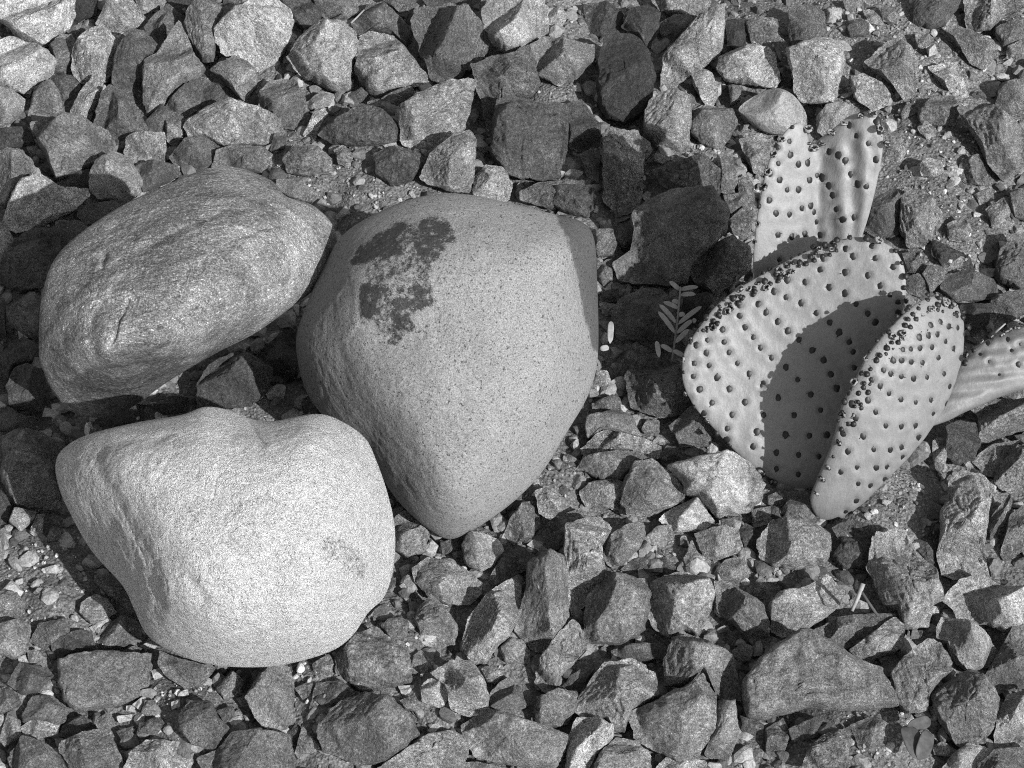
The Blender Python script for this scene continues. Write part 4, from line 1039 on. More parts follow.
boulder(WHITE, 1.06, C_WHITE, 28, .60, boulder_material("white_quartzite", 'white'),
        "bright white rough textured boulder in front at lower left",
        0.011, 37, stains=[("stain", SW)], p=4.5, rough=1.0, pit=0.0036, chips=34, cracks=[([(250, 424), (262, 444)], 5, 4), ([(228, 540), (245, 552)], 4, 4), ([(100, 470), (128, 520), (150, 560), (160, 610)], 4, 7), ([(190, 580), (205, 600)], 4, 5), ([(326, 540), (350, 545), (366, 565)], 3, 3), ([(120, 440), (170, 436), (230, 440)], 3, 5)])

# ------------------------------------------------------------------ cactus
def pad_material(name):
    n = N(name)
    co = n.coords()
    v = n.math('MULTIPLY', n.obj_value(), n.ramp(n.noise(co, 60, 4, 0.6), 0.3, 0.7, 0.90, 1.10))
    v = n.math('MULTIPLY', v, n.ramp(n.noise(n.stretch(co, (1, 1, 0.25)), 420, 3, 0.6), 0.3, 0.7, 0.93, 1.07))
    v = n.grain(v, co, 1300, 0.10)
    v = n.math('MULTIPLY', v, n.ramp(n.noise(co, 210, 4, 0.7), 0.62, 0.72, 1.0, 0.78))
    n.grey(v)
    b = n.bump(n.noise(n.stretch(co, (1, 1, 0.3)), 120, 4, 0.6), 0.3, 0.003)
    b = n.bump(n.noise(co, 900, 3, 0.6), 0.15, 0.0008, b)
    n.b.inputs["Specular IOR Level"].default_value = 0.35
    return n.done(b, 0.55)


def plain_material(name, g, rough=0.8, var=0.3, scale=900):
    n = N(name)
    co = n.coords()
    n.grey(n.math('MULTIPLY', n.ramp(n.noise(co, scale, 3, 0.7), 0.3, 0.7, g * (1 - var), g * (1 + var)), 1.0))
    return n.done(None, rough)


M_PAD = pad_material("cactus_skin")
M_TUFT = plain_material("dark_bristles", 0.011, 0.5)
M_RIM = plain_material("pale_bristles", 0.17, 0.7, 0.6, 1500)

cbase = ground_at((820, 495), FLOOR)[0]
cactus = bpy.data.objects.new("cactus", None)
cactus.location = cbase
cactus.empty_display_size = 0.03
COL.objects.link(cactus)
tag(cactus, "low cactus with four flat spotted pads growing from the gravel at right", "cactus")


def pad(px, base_px, normal, thick, bend, g, zb=FLOOR - 0.004, extra=None, spots=()):
    n = np.asarray(normal, float); n /= np.linalg.norm(n)
    B = ground_at(base_px, zb)[0]
    e1 = np.cross(np.array([0, 0, 1.0]), n); e1 /= np.linalg.norm(e1)
    if e1[0] < 0: e1 = -e1
    e2 = np.cross(n, e1)
    if e2[2] < 0: e2 = -e2
    out = spline(px, 360)
    w = plane_at(out, B, n) - B
    o = np.stack([w @ e1, w @ e2], 1)
    if poly_area(o) * (np.cross(e1, e2) @ n) < 0:
        o = o[::-1]
    R = math.sqrt(abs(poly_area(o)) / math.pi)
    cen = o.mean(0)
    nf = 84; nb = 24
    tf = np.sin(np.linspace(0, math.pi / 2, nf + 1))[1:] ** 0.8
    tb = np.cos(np.linspace(0, math.pi / 2, nb + 2))[1:-1]
    nt = len(o)

    def surf(q2):
        """bend of the mid surface at pad coordinates"""
        u = (q2 - cen) / R
        return bend(u) * R

    def prof(T):
        return thick * (0.6 * np.sqrt(np.clip(1 - T ** 7, 0, 1)) + 0.4 * (1 - T ** 2))
    q = np.vstack([cen[None]] + [cen + t * (o - cen) for t in tf])
    T = np.r_[0, np.repeat(tf, nt)]
    # silhouette-true bend: shift each vertex along its own view ray would be a lens trick, so bend goes along the pad normal
    zf = surf(q) + prof(T)
    qb = np.vstack([cen + t * (o - cen) for t in tb] + [cen[None]])
    Tb = np.r_[np.repeat(tb, nt), 0]
    zb_ = surf(qb) - prof(Tb)
    Q = np.vstack([q, qb]); Z = np.r_[zf, zb_]
    p3 = np.c_[Q / R, Z / R]
    Z = Z + 0.010 * R * fbm(p3 * 3, 5, 3) * np.r_[np.clip((1 - T) * 4, 0, 1), np.ones(len(Tb))]
    if extra is not None:
        Z = Z + np.r_[extra((q - cen) / R) * np.clip((1 - T) * 4, 0.3, 1), extra((qb - cen) / R)] * R
    V = Q[:, :1] * e1 + Q[:, 1:] * e2 + Z[:, None] * n + B
    nfv = 1 + nf * nt
    vp = to_px(V[:nfv])
    for s in spots:                            # low swelling under every tuft
        d2 = (vp[:, 0] - s[0]) ** 2 + (vp[:, 1] - s[1]) ** 2
        V[:nfv] += (0.0012 * np.exp(-d2 / 70.0) - 0.0020 * np.exp(-d2 / 16.0))[:, None] * n
    po = make_obj("pad", V - cbase, ring_faces(nf + nb, nt), M_PAD, cactus)
    po.color = (g, g, g, 1)
    fr = dict(obj=po, V=V[:1 + nf * nt], pv=to_px(V[:1 + nf * nt]), nf=nf, nt=nt, n=n, e1=e1, e2=e2, rim=V[1 + (nf - 1) * nt:1 + nf * nt],
              B=B, R=R)
    # vertex normals of the front
    N_ = np.zeros((len(V), 3))
    po.data.vertices.foreach_get("normal", a := np.zeros(len(V) * 3)); N_ = a.reshape(-1, 3)
    fr['N'] = N_[:1 + nf * nt]
    return fr


def dome(c, nrm, up, ra, rb, h, rng, spikes=7):
    """a small tuft of bristles: jagged dome on an elliptical foot"""
    nrm = nrm / np.linalg.norm(nrm)
    a = up - (up @ nrm) * nrm; a /= np.linalg.norm(a)
    b = np.cross(nrm, a)
    V = []; F = []
    m = 10
    for (f, hh) in ((1.0, -0.25), (0.95, 0.25), (0.62, 0.8)):
        for s in range(m):
            t = 2 * math.pi * s / m
            j = 1 + rng.uniform(-0.07, 0.07)
            V.append(c + a * ra * f * j * math.cos(t) + b * rb * f * j * math.sin(t) + nrm * h * hh * (1 + rng.uniform(-.25, .25)))
    V.append(c + nrm * h)
    for r in range(2):
        for s in range(m):
            F.append((r * m + s, r * m + (s + 1) % m, (r + 1) * m + (s + 1) % m, (r + 1) * m + s))
    for s in range(m):
        F.append((2 * m + s, 2 * m + (s + 1) % m, 3 * m))
    for k in range(spikes):
        t = rng.uniform(0, 2 * math.pi); rr = rng.uniform(0.1, 0.8)
        base = c + a * ra * rr * math.cos(t) + b * rb * rr * math.sin(t) + nrm * h * 0.5
        tip = base + nrm * h * rng.uniform(0.8, 1.5) + (a * math.cos(t) * ra + b * math.sin(t) * rb) * rng.uniform(0, .6)
        i = len(V); w = ra * 0.16
        V += [base + a * w, base - a * w * 0.5 + b * w, base - a * w * 0.5 - b * w, tip]
        F += [(i, i + 1, i + 3), (i + 1, i + 2, i + 3), (i + 2, i, i + 3)]
    return V, F


def ringlet(c, nrm, r, rng):
    """pale woolly ring with a dark centre, as on the pad rims"""
    nrm = nrm / np.linalg.norm(nrm)
    a = np.cross(nrm, np.array([0.3, 0.5, 0.8])); a /= np.linalg.norm(a)
    b = np.cross(nrm, a)
    V = []; F = []; MI = []
    m = 12; q = 6
    for s in range(m):
        t = 2 * math.pi * s / m
        d = a * math.cos(t) + b * math.sin(t)
        rr = r * (1 + rng.uniform(-.15, .15))
        for k in range(q):
            u = 2 * math.pi * k / q
            V.append(c + d * (rr + 0.38 * r * math.cos(u)) + nrm * (0.5 * r * math.sin(u) + 0.3 * r))
    for s in range(m):
        for k in range(q):
            F.append((s * q + k, ((s + 1) % m) * q + k, ((s + 1) % m) * q + (k + 1) % q, s * q + (k + 1) % q))
            MI.append(1 if rng.random() < 0.6 else 0)
    i = len(V)
    v2, f2 = dome(c, nrm, a, r * 0.75, r * 0.75, r * 0.5, rng, 1)
    V += v2
    F += [tuple(x + i for x in f) for f in f2]
    MI += [0] * len(f2)
    return V, F, MI


AREOLES = []      # (pad frame, verts, faces, matidx, size)


def areoles_on(fr, pts, rng, r=0.0021):
    for p in pts:
        d = np.linalg.norm(fr['pv'] - np.asarray(p), axis=1)
        i = int(np.argmin(d))
        if d[i] > 6: continue
        rc = ray(p)[0]
        nn = fr['N'][i]
        den = rc @ nn
        P = fr['V'][i] if abs(den) < 0.05 else CP + rc * (((fr['V'][i] - CP) @ nn) / den)
        s = r * rng.uniform(0.82, 1.10)
        V, F = dome(P - nn * 0.0004, nn, fr['e2'], s * 1.0, s * 0.78, s * 0.40, rng, 1)
        AREOLES.append((fr, V, F, [0] * len(F), s))


def rim_tufts(fr, poly_px, step, rng, r=0.0017, rows=1, inset=0.0, dark=0.0):
    """tufts along a stretch of the pad's rim; poly_px marks where on the rim"""
    rim = fr['rim']
    pr = to_px(rim)
    n = len(rim)
    sel = np.array([min(np.hypot(*(pr[i] - np.asarray(q))) for q in poly_px) < 14 for i in range(n)])
    acc = 0
    cen = fr['V'][0]
    for i in range(n):
        j = (i + 1) % n
        acc += np.linalg.norm(rim[j] - rim[i])
        if not sel[i] or acc < step:
            continue
        acc = 0
        for k in range(rows):
            out = rim[i] - cen; out = out / np.linalg.norm(out)
            off = fr['n'] * (0.0035 + rng.uniform(-.0015, .002)) - out * (k * 0.0034 + rng.uniform(-.001, .0015)) + np.cross(out, fr['n']) * rng.uniform(-.002, .002)
            if rows > 1 and k == 0: off = off - fr['n'] * 0.004
            s = r * rng.uniform(0.62, 1.2)
            P = rim[i] + off - out * 0.0004
            if rng.random() < dark:
                V, F = dome(P, out + fr['n'] * 0.6, fr['e2'], s * 1.1, s, s * 0.9, rng, 2)
                MI = [0] * len(F)
            else:
                V, F, MI = ringlet(P, out + fr['n'] * (0.4 + .3 * k), s, rng)
            AREOLES.append((fr, V, F, MI, s * 0.9))


MID = [(702, 322), (716, 305), (735, 290), (752, 280), (790, 259), (825, 244), (850, 237), (870, 237), (890, 245), (901, 260), (905, 280),
       (903, 305), (893, 335), (878, 370), (862, 405), (845, 445), (828, 474), (812, 486), (795, 487), (775, 480), (757, 468), (735, 450), (712, 425), (693, 402), (683, 378), (684, 352), (692, 336)]
REAR = [(751, 262), (753, 228), (757, 200), (764, 168), (773, 146), (787, 129), (800, 124), (807, 132), (813, 148), (823, 142), (836, 128), (850, 116),
        (866, 109), (876, 117), (880, 138), (876, 170), (869, 203), (860, 235), (850, 270), (838, 320), (825, 365), (815, 392), (803, 395), (790, 380), (772, 345), (758, 305)]
RIGHT = [(968, 314), (971, 330), (968, 355), (956, 385), (936, 420), (908, 455), (882, 485), (864, 510), (844, 528), (829, 527), (819, 508), (824, 482),
         (832, 455), (838, 430), (844, 406), (855, 385), (868, 361), (884, 341), (900, 326), (920, 311), (940, 303), (957, 305)]
LYING = [(925, 425), (940, 395), (955, 368), (975, 347), (1000, 334), (1035, 322), (1075, 316), (1105, 330), (1112, 356), (1082, 377), (1040, 386), (1006, 395), (970, 410), (945, 422)]

A_MID = (tp(2, 1, "985,445 1015,480 910,497 800,535 932,540 842,550 965,578 782,592 848,598 738,612 868,640 995,622 775,645 730,683 788,695 900,685 950,725 725,738 820,742 1005,765 910,455")
         + tp(3, 1, "310,225 340,255 430,265 415,215 500,300 220,265 208,308 310,318 400,332 450,375 147,360 243,380 308,405 78,350 25,397 72,420 132,445 352,447 490,410 520,440 400,483 192,485 247,520 520,480 430,522 37,517 285,560 80,556 325,598 125,592 178,632 340,638 15,660 222,672 72,700 250,728 118,748 345,700")
         + tp(2, 2, "750,18 868,18 1000,5 800,72 932,70 710,55 880,122 1005,125 768,115 862,177 978,190 963,250 860,220")
         + tp(3, 2, "42,52 170,40 275,15 105,122 210,105 70,203 165,208 235,205 32,275 122,285 205,290 35,338 122,360"))
A_RIGHT = (tp(3, 1, "752,492 783,497 720,538 757,542 688,518 793,565 676,567 640,572 708,597 603,580 653,620 740,625 605,622 570,627 538,630 680,663 768,662 570,678 533,672 616,680 498,672 702,725 635,740 580,745 530,737 490,725 460,712 415,750 650,530")
           + tp(3, 2, "447,5 482,37 725,8 398,63 530,60 588,72 650,62 718,80 428,112 660,118 350,135 470,165 532,168 588,165 378,205 600,212 422,260 487,262 532,250 318,268 537,290 355,332 432,332 474,330 290,350 465,378 360,397 408,405 353,465 310,510 335,78 300,195"))
A_REAR = (tp(3, 0, "85,565 38,590 88,618 40,652 120,658 157,650 45,718 165,720 120,758 75,758 195,700 218,708 245,742 330,695 360,735 393,745 310,643 283,620 247,605 355,543 402,574 430,635 327,500 375,460 433,485 8,695 445,525")
          + tp(3, 1, "5,30 32,82 85,88 135,65 170,55 195,118 38,172 95,178 145,165 210,170 260,12 275,68 300,110 342,100 45,270 183,80"))
A_LY = tp(3, 1, "975,635 885,678 925,730 880,605 1010,610 1000,690 850,650 960,590")
f_mid = pad(MID, (805, 489), (-0.10, -0.74, 0.66), 0.0075, lambda u: 0.17 * (u[:, 0] ** 2) + 0.08 * u[:, 1] ** 2 - 0.06, .16, spots=A_MID)
f_rear = pad(REAR, (809, 397), (0.02, -0.86, 0.50), 0.0065,
             lambda u: 0.50 * np.sqrt((u[:, 0] - 0.02) ** 2 + 0.006) - 0.16, .17,
             extra=lambda u: 0.030 * np.sin(u[:, 0] * 24 + 2 * u[:, 1]) * np.clip(u[:, 0] * 2.5, 0, 1) - 0.05 * np.exp(-((u[:, 0] - 0.06) / 0.07) ** 2), spots=A_REAR)
f_right = pad(RIGHT, (832, 518), (0.45, -0.82, 0.34), 0.0090, lambda u: -0.13 * u[:, 0] ** 2 - 0.10 * u[:, 1] ** 2 + 0.04, .14, zb=0.001, spots=A_RIGHT)
f_lying = pad(LYING, (930, 430), (0.10, -0.55, 0.83), 0.011, lambda u: -0.05 * u[:, 1] ** 2 + 0.02 * np.sin(u[:, 1] * 16 + 3 * u[:, 0]) + 0.012 * np.sin(u[:, 1] * 29), .125, zb=0.008, spots=A_LY)

rg = random.Random(5)
areoles_on(f_mid, A_MID, rg, 0.0040)
areoles_on(f_right, A_RIGHT, rg, 0.0036)
areoles_on(f_rear, A_REAR, rg, 0.0038)
areoles_on(f_lying, A_LY, rg, 0.0028)


def along(pts, m=14):
    r = []
    for a, b in zip(pts[:-1], pts[1:]):
        for t in np.linspace(0, 1, m):
            r.append((a[0] * (1 - t) + b[0] * t, a[1] * (1 - t) + b[1] * t))
    return r


rim_tufts(f_mid, along([(700, 322), (752, 280), (825, 244)]), 0.0048, rg, 0.0019, rows=3, dark=0.8)
rim_tufts(f_mid, along([(830, 243), (870, 237), (903, 262), (904, 300)]), 0.008, rg, 0.0021, dark=0.6)
rim_tufts(f_mid, along([(692, 338), (683, 375), (700, 410), (740, 455), (770, 478)]), 0.012, rg, 0.0019, dark=0.4)
rim_tufts(f_rear, along([(753, 228), (764, 168), (787, 129), (806, 132)]), 0.011, rg, 0.0022, dark=0.2)
rim_tufts(f_rear, along([(813, 150), (836, 128), (866, 109), (878, 130)]), 0.010, rg, 0.0022, dark=0.4)
rim_tufts(f_right, along([(842, 410), (868, 361), (900, 326), (940, 303)]), 0.0046, rg, 0.0018, rows=3, dark=0.8)
rim_tufts(f_right, along([(945, 303), (968, 312)]), 0.006, rg, 0.0019, dark=0.6)
rim_tufts(f_right, along([(840, 425), (830, 460), (823, 495)]), 0.010, rg, 0.0019, dark=0.4)
rim_tufts(f_lying, along([(960, 362), (985, 340), (1035, 322)]), 0.006, rg, 0.002, dark=0.2)

AREOLES.sort(key=lambda a: -a[4])


def bake(lst, name, parent):
    V = []; F = []; MI = []
    for (fr, v, f, mi, s) in lst:
        i = len(V)
        V += [x - cbase for x in v]; F += [tuple(k + i for k in x) for x in f]; MI += mi
    o = make_obj(name, V, F, M_TUFT, parent)
    o.data.materials.append(M_RIM)
    o.data.polygons.foreach_set("material_index", MI)
    return o


for a in AREOLES[:98]:
    o = bake([a], "areole", a[0]['obj'])
o = bake(AREOLES[98:], "areoles", cactus)
o["kind"] = "stuff"

# ------------------------------------------------------------------ sprig, twig, dry leaf, straw
M_LEAF = plain_material("leaflet_skin", 0.23, 0.6, 0.2, 300)
M_STEM = plain_material("stem_bark", 0.16, 0.8, 0.3, 600)
M_STRIP = plain_material("dark_strip", 0.05, 0.9, 0.3, 600)
M_DRY = plain_material("dry_leaf_skin", 0.05, 0.8, 0.35, 250)
M_STRAW = plain_material("straw", 0.2, 0.6, 0.2, 500)


def tube(P, r0, r1, m=7):
    P = np.asarray(P, float); V = []; F = []
    k = len(P)
    for i in range(k):
        t = P[min(i + 1, k - 1)] - P[max(i - 1, 0)]; t /= np.linalg.norm(t)
        a = np.cross(t, np.array([0.2, 0.3, 0.9])); a /= np.linalg.norm(a)
        b = np.cross(t, a)
        r = r0 + (r1 - r0) * i / max(1, k - 1)
        for s in range(m):
            w = 2 * math.pi * s / m
            V.append(P[i] + (a * math.cos(w) + b * math.sin(w)) * r)
    for i in range(k - 1):
        for s in range(m):
            F.append((i * m + s, i * m + (s + 1) % m, (i + 1) * m + (s + 1) % m, (i + 1) * m + s))
    F.append(tuple(range(m))[::-1]); F.append(tuple(range((k - 1) * m, k * m)))
    return V, F


def leaflet(A, B, wid, th, up):
    A = np.asarray(A); B = np.asarray(B)
    ax = B - A; L = np.linalg.norm(ax); ax /= L
    sd = np.cross(up, ax); sd /= np.linalg.norm(sd)
    un = np.cross(ax, sd)
    V = []; F = []
    m = 10; k = 11
    for i in range(k):
        t = i / (k - 1)
        w = wid * max(0.03, (1 - abs(2 * t - 1) ** 3.2)) ** 0.6
        for s in range(m):
            a = 2 * math.pi * s / m
            V.append(A + ax * L * t + sd * w * math.cos(a) + un * (th * math.sin(a) * w / wid + 0.35 * w * abs(math.cos(a)) + 0.06 * L * (1 - (2 * t - 1) ** 2)))
    for i in range(k - 1):
        for s in range(m):
            F.append((i * m + s, i * m + (s + 1) % m, (i + 1) * m + (s + 1) % m, (i + 1) * m + s))
    F.append(tuple(range(m))[::-1]); F.append(tuple(range((k - 1) * m, k * m)))
    return V, F


def gp(c, r, x, y, z):
    return ground_at((c * 256 + x / 4, r * 192 + y / 4), z)[0]


zs = 0.026
sb = gp(2, 1, 655, 560, zs)
sprig = bpy.data.objects.new("leaf_sprig", None)
sprig.location = sb; COL.objects.link(sprig)
tag(sprig, "small fallen sprig of oval leaflets in the shade left of the cactus", "sprig")
V, F = tube([gp(2, 1, 674, 380, zs + .004) - sb, gp(2, 1, 668, 450, zs + .002) - sb, gp(2, 1, 658, 550, zs) - sb, gp(2, 1, 640, 675, zs - .012) - sb], 0.0006, 0.0008)
make_obj("stem", V, F, M_STEM, sprig)
for (x0, y0, x1, y1) in [(672, 395, 630, 358), (672, 392, 745, 380), (674, 412, 735, 410), (668, 446, 640, 434), (668, 468, 606, 440),
                         (656, 525, 590, 450), (652, 566, 585, 478), (664, 530, 758, 458), (660, 566, 722, 512), (654, 604, 706, 550),
                         (666, 494, 692, 488), (642, 640, 594, 612), (644, 634, 690, 660), (588, 662, 578, 596), (722, 520, 738, 512)]:
    rr = random.Random(x0 * 7 + y1)
    V, F = leaflet(gp(2, 1, x0, y0, zs + .001) - sb, gp(2, 1, x1, y1, zs + rr.uniform(0, .005)) - sb, 0.0017, 0.0004, np.array([0, -.35, 1.0]))
    make_obj("leaflet", V, F, M_LEAF, sprig)


def single(name, V, F, mat, lab, cat, group=None):
    V = np.asarray(V, float); c = V.mean(0); c[2] = V[:, 2].min()
    o = make_obj(name, V - c, F, mat, loc=c)
    tag(o, lab, cat, group)
    return o


V, F = leaflet(gp(2, 1, 392, 606, .008), gp(2, 1, 396, 516, .010), 0.0022, 0.0006, np.array([0, -.35, 1.0]))
single("fallen_leaflet", V, F, M_LEAF, "single oval leaflet lying upright beside the stained boulder's right waist", "leaf", "loose leaflets")
V, F = leaflet(gp(2, 1, 352, 630, .008), gp(2, 1, 388, 622, .008), 0.0022, 0.0007, np.array([0, -.35, 1.0]))
single("fallen_leaflet", V, F, M_LEAF, "tiny round leaflet lying under the oval one at the boulder's waist", "leaf", "loose leaflets")
V, F = tube([gp(3, 3, 336, 140, .020), gp(3, 3, 358, 90, .024), gp(3, 3, 380, 30, .030)], 0.0010, 0.0016)
single("twig", V, F, M_STRAW, "short pale broken twig standing between stones below the right pad", "twig")
V, F = tube([gp(3, 3, 372, 60, .027), gp(3, 3, 405, 110, .022), gp(3, 3, 440, 160, .018)], 0.0010, 0.0009)  # thin dark tube from the pale twig down to the right
single("twig", V, F, M_STRIP, "dark thin strip crossing the short pale broken twig", "twig")
V, F = tube([gp(3, 1, 908, 562, .050), gp(3, 1, 928, 545, .053), gp(3, 1, 950, 526, .056)], 0.0009, 0.0005)
single("straw", V, F, M_STRAW, "bright bit of straw lying on the lying pad's rim", "straw")
V, F = tube([gp(1, 0, 380, 92, .020), gp(1, 0, 405, 68, .021), gp(1, 0, 432, 40, .022)], 0.0008, 0.0006)
single("straw", V, F, M_STRAW, "thin pale straw between stones above the large pale rounded stone", "straw")
# dry leaf: three curled lobes
dl = gp(3, 3, 600, 660, .006)
dry = bpy.data.objects.new("dry_leaf", None); dry.location = dl; COL.objects.link(dry)
tag(dry, "curled dark dry leaf at the bottom right, among soil and small stones", "leaf")
for (x0, y0, x1, y1, w) in [(545, 600, 600, 735, .0065), (640, 620, 600, 735, .0050), (555, 610, 650, 575, .0040)]:
    V, F = leaflet(gp(3, 3, x0, y0, .012) - dl, gp(3, 3, x1, y1, .010) - dl, w, 0.0005, np.array([0.3, -.35, 1.0]))
    make_obj("leaf_blade", V, F, M_DRY, dry)

# ------------------------------------------------------------------ ground and grit
def axis(lo, hi, step, far):
    a = np.arange(lo, hi + 1e-9, step)
    g = []
    x = step * 2
    s = 0
    while s < far:
        s += x; g.append(s); x *= 1.5
    g = np.array(g)
    return np.r_[lo - g[::-1], a, hi + g]


gx = axis(-0.52, 0.52, 0.004, 40)
gy = axis(-0.42, 0.62, 0.004, 40)
X, Y = np.meshgrid(gx, gy)
P = np.c_[X.ravel(), Y.ravel(), np.zeros(X.size)]
zone = (np.abs(P[:, 0]) < 0.9) & (P[:, 1] > -0.7) & (P[:, 1] < 1.2)
Z = np.full(len(P), FLOOR)
Z[zone] = soil_height(to_px(P[zone]))
Z += 0.0030 * fbm(P * 45, 2, 3) + 0.0014 * fbm(P * 160, 9, 2)
P[:, 2] = Z
nx, ny = len(gx), len(gy)
idx = np.arange(nx * ny).reshape(ny, nx)
Fq = np.stack([idx[:-1, :-1], idx[:-1, 1:], idx[1:, 1:], idx[1:, :-1]], -1).reshape(-1, 4).tolist()

n = N("soil")
co = n.coords(False)
v = n.ramp(n.noise(co, 22, 5, 0.65), 0.3, 0.7, 0.10, 0.22)
v = n.math('MULTIPLY', v, n.ramp(n.noise(co, 420, 5, 0.75), 0.3, 0.7, 0.5, 1.5))
v = n.math('MULTIPLY', v, n.ramp(n.voro(co, 520), 0.05, 0.5, 1.5, 0.75))
n.grey(v)
b = n.bump(n.noise(co, 180, 6, 0.7), 0.9, 0.005)
b = n.bump(n.voro(co, 420), 0.8, 0.002, b)
ground = make_obj("ground", P, Fq, n.done(b), smooth=True)
ground["kind"] = "structure"


def ground_z(xy):
    px = to_px(np.c_[xy, np.zeros(len(xy))])
    p = np.c_[xy, np.zeros(len(xy))]
    return soil_height(px) + 0.0030 * fbm(p * 45, 2, 3) + 0.0014 * fbm(p * 160, 9, 2)


# low-poly pebble prototypes
def ico(sub):
    t = (1 + 5 ** .5) / 2
    V = [(-1, t, 0), (1, t, 0), (-1, -t, 0), (1, -t, 0), (0, -1, t), (0, 1, t), (0, -1, -t), (0, 1, -t), (t, 0, -1), (t, 0, 1), (-t, 0, -1), (-t, 0, 1)]
    F = [(0, 11, 5), (0, 5, 1), (0, 1, 7), (0, 7, 10), (0, 10, 11), (1, 5, 9), (5, 11, 4), (11, 10, 2), (10, 7, 6), (7, 1, 8),
         (3, 9, 4), (3, 4, 2), (3, 2, 6), (3, 6, 8), (3, 8, 9), (4, 9, 5), (2, 4, 11), (6, 2, 10), (8, 6, 7), (9, 8, 1)]
    V = [np.array(v) / np.linalg.norm(v) for v in V]
    for _ in range(sub):
        cache = {}; F2 = []

        def mid(a, b):
            k = (min(a, b), max(a, b))
            if k not in cache:
                m = V[a] + V[b]; V.append(m / np.linalg.norm(m)); cache[k] = len(V) - 1
            return cache[k]
        for a, b_, c in F:
            x, y, z = mid(a, b_), mid(b_, c), mid(c, a)
            F2 += [(a, x, z), (b_, y, x), (c, z, y), (x, y, z)]
        F = F2
    return np.array(V), np.array(F)


def scatter(points, sizes, shades, sub, seed, zoff):
    rs = np.random.RandomState(seed)
    V0, F0 = ico(sub)
    Vs = []; Fs = []; Sh = []
    base = 0
    for i, (p, s, sh) in enumerate(zip(points, sizes, shades)):
        v = V0.copy()
        for k in range(5):          # chop flat faces
            d = rs.normal(size=3); d /= np.linalg.norm(d)
            lim = rs.uniform(0.30, 0.75)
            e = v @ d - lim
            v = v - np.clip(e, 0, None)[:, None] * d
        v = v * (1 + rs.uniform(-.10, .10, (len(v), 1)))
        v = v * np.array([rs.uniform(.8, 1.35), rs.uniform(.75, 1.2), rs.uniform(.55, .95)])
        a = rs.uniform(0, 2 * math.pi); ca, sa = math.cos(a), math.sin(a)
        tl = rs.normal(0, 0.35); ct, st = math.cos(tl), math.sin(tl)
        v = v @ np.array([[1, 0, 0], [0, ct, -st], [0, st, ct]]).T @ np.array([[ca, -sa, 0], [sa, ca, 0], [0, 0, 1]]).T
        v = v * s + np.array([p[0], p[1], p[2] + s * zoff])
        Vs.append(v); Fs.append(F0 + base); base += len(v)
        Sh.append(np.full(len(v), sh))
    return np.vstack(Vs), np.vstack(Fs), np.concatenate(Sh)


rs = np.random.RandomState(4)
parts = []


def grit(n, xr, yr, smin_, smax, sub, seed, zoff, dens=None, shade=(0.28, 0.10), keep=None):
    xy = np.c_[rs.uniform(*xr, n), rs.uniform(*yr, n)]
    if keep is not None:
        xy = xy[keep(xy)]
    z = ground_z(xy)
    if dens is not None:
        m = rs.uniform(size=len(z)) < dens(z)
        xy, z = xy[m], z[m]
    u = rs.uniform(size=len(xy))
    s = smin_ * (smax / smin_) ** (u ** 1.6)
    sh = np.clip(rs.normal(shade[0], shade[1], len(xy)), 0.06, 0.75)
    br = (rs.uniform(size=len(xy)) < 0.06) & (s < 0.0035)
    sh[br] = rs.uniform(0.28, 0.45, br.sum())
    parts.append(scatter(np.c_[xy, z], s, sh, sub, seed, zoff))


soilw = lambda z: np.clip((z - FLOOR) / 0.012, 0.12, 1.0)
frame = lambda xy: (lambda q: (q[:, 0] > -30) & (q[:, 0] < 1054) & (q[:, 1] > -30) & (q[:, 1] < 798))(to_px(np.c_[xy, np.zeros(len(xy))]))
grit(26000, (-0.46, 0.46), (-0.35, 0.52), 0.0006, 0.0020, 0, 11, 0.25, soilw, (0.20, 0.10), frame)
grit(7000, (-0.46, 0.46), (-0.35, 0.52), 0.0016, 0.0040, 1, 12, 0.2, soilw, (0.20, 0.10), frame)
grit(8500, (-0.46, 0.46), (-0.35, 0.52), 0.004, 0.0085, 1, 13, 0.1, lambda z: np.where(z < -0.008, 0.9, 0.2), (0.15, 0.07), frame)
out = lambda xy: ~(lambda q: (q[:, 0] > -8) & (q[:, 0] < 1032) & (q[:, 1] > -8) & (q[:, 1] < 776))(to_px(np.c_[xy, np.zeros(len(xy))]))
far = lambda xy: out(xy) & (lambda q: ~((q[:, 0] > -45) & (q[:, 0] < 1069) & (q[:, 1] > -45) & (q[:, 1] < 813)))(to_px(np.c_[xy, np.zeros(len(xy))]))
grit(3600, (-0.95, 0.95), (-0.75, 1.1), 0.010, 0.024, 2, 14, 0.3, None, (0.15, 0.06), far)
grit(9000, (-0.95, 0.95), (-0.75, 1.1), 0.002, 0.006, 0, 15, 0.2, None, (0.17, 0.07), far)

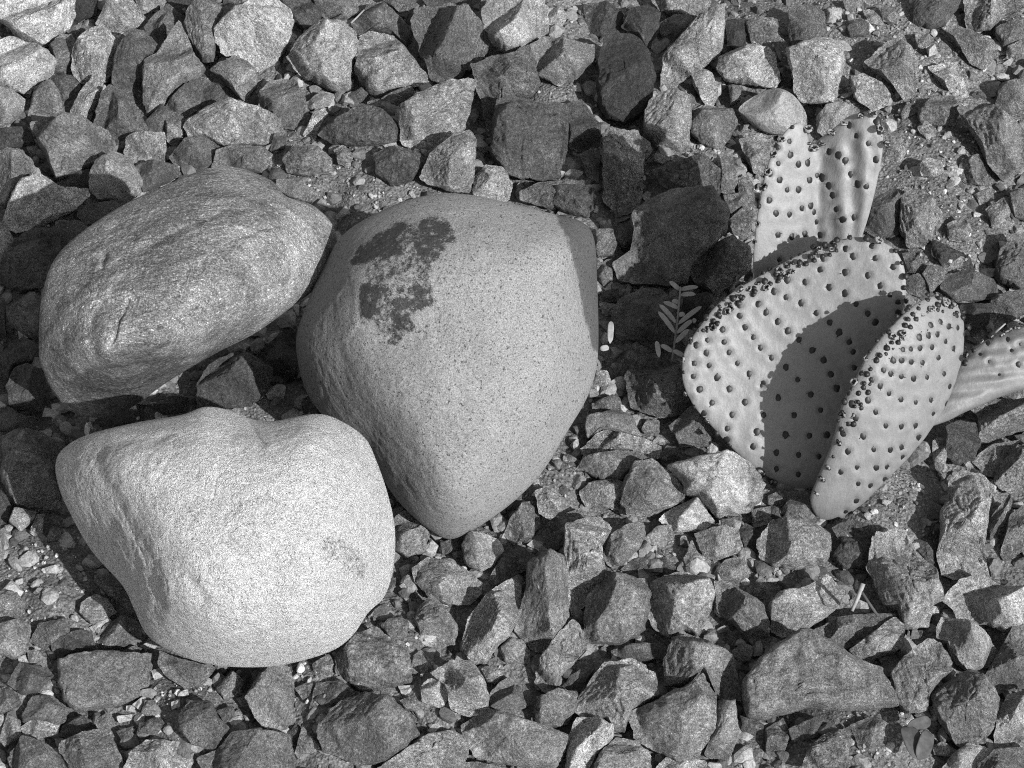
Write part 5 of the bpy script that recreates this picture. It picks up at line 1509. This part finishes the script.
Vg = []; Fg = []; Sg = []; b0 = 0
for (v, f, s) in parts:
    Vg.append(v); Fg += (f + b0).tolist(); Sg.append(s); b0 += len(v)
for (v, f, alb) in extra_stuff:
    Vg.append(v); Fg += [tuple(k + b0 for k in q) for q in f]; Sg.append(np.full(len(v), alb)); b0 += len(v)
n = N("grit")
co = n.coords(False)
v = n.math('MULTIPLY', n.attr("shade"), n.ramp(n.noise(co, 300, 4, 0.7), 0.3, 0.7, 0.65, 1.35))
v = n.math('MULTIPLY', v, n.ramp(n.noise(co, 1100, 2, 0.7), 0.3, 0.7, 0.7, 1.3))
n.grey(v)
b = n.bump(n.noise(co, 420, 5, 0.7), 0.7, 0.002)
gv = make_obj("gravel_grit", np.vstack(Vg), Fg, n.done(b), smooth=False)
at = gv.data.attributes.new("shade", 'FLOAT', 'POINT')
at.data.foreach_set("value", np.concatenate(Sg))
gv["kind"] = "stuff"
gv["label"] = "fine grit and small pebbles filling the gaps between the stones"

# ------------------------------------------------------------------ light
SUN_EL = math.radians(38)
SUN_AZ = math.radians(-45)       # direction towards the sun, from +X turning to +Y
sd = Vector((math.cos(SUN_EL) * math.cos(SUN_AZ), math.cos(SUN_EL) * math.sin(SUN_AZ), math.sin(SUN_EL)))
sun = bpy.data.lights.new("sun", 'SUN')
sun.energy = 5.0
sun.angle = math.radians(0.5)
so = bpy.data.objects.new("sun", sun)
so.rotation_euler = sd.to_track_quat('Z', 'Y').to_euler()
so.location = (1, -1, 3)
COL.objects.link(so)
w = bpy.data.worlds.new("World")
scene.world = w
w.use_nodes = True
nt_ = w.node_tree
bg = nt_.nodes["Background"]
sky = nt_.nodes.new("ShaderNodeTexSky")
sky.sky_type = 'NISHITA'
sky.sun_disc = False
sky.sun_elevation = SUN_EL
sky.sun_rotation = math.pi / 2 - SUN_AZ      # clockwise from +Y
bw = nt_.nodes.new("ShaderNodeRGBToBW")      # black and white photograph: neutral sky light
nt_.links.new(sky.outputs[0], bw.inputs[0])
nt_.links.new(bw.outputs[0], bg.inputs["Color"])
bg.inputs["Strength"].default_value = 0.15

vs = scene.view_settings
vs.view_transform = 'Standard'
vs.look = 'None'
vs.exposure = 0.68
vs.gamma = 1.0
scene.cycles.use_denoising = False
scene.cycles.filter_width = 1.1
scene.render.resolution_x = W
scene.render.resolution_y = H
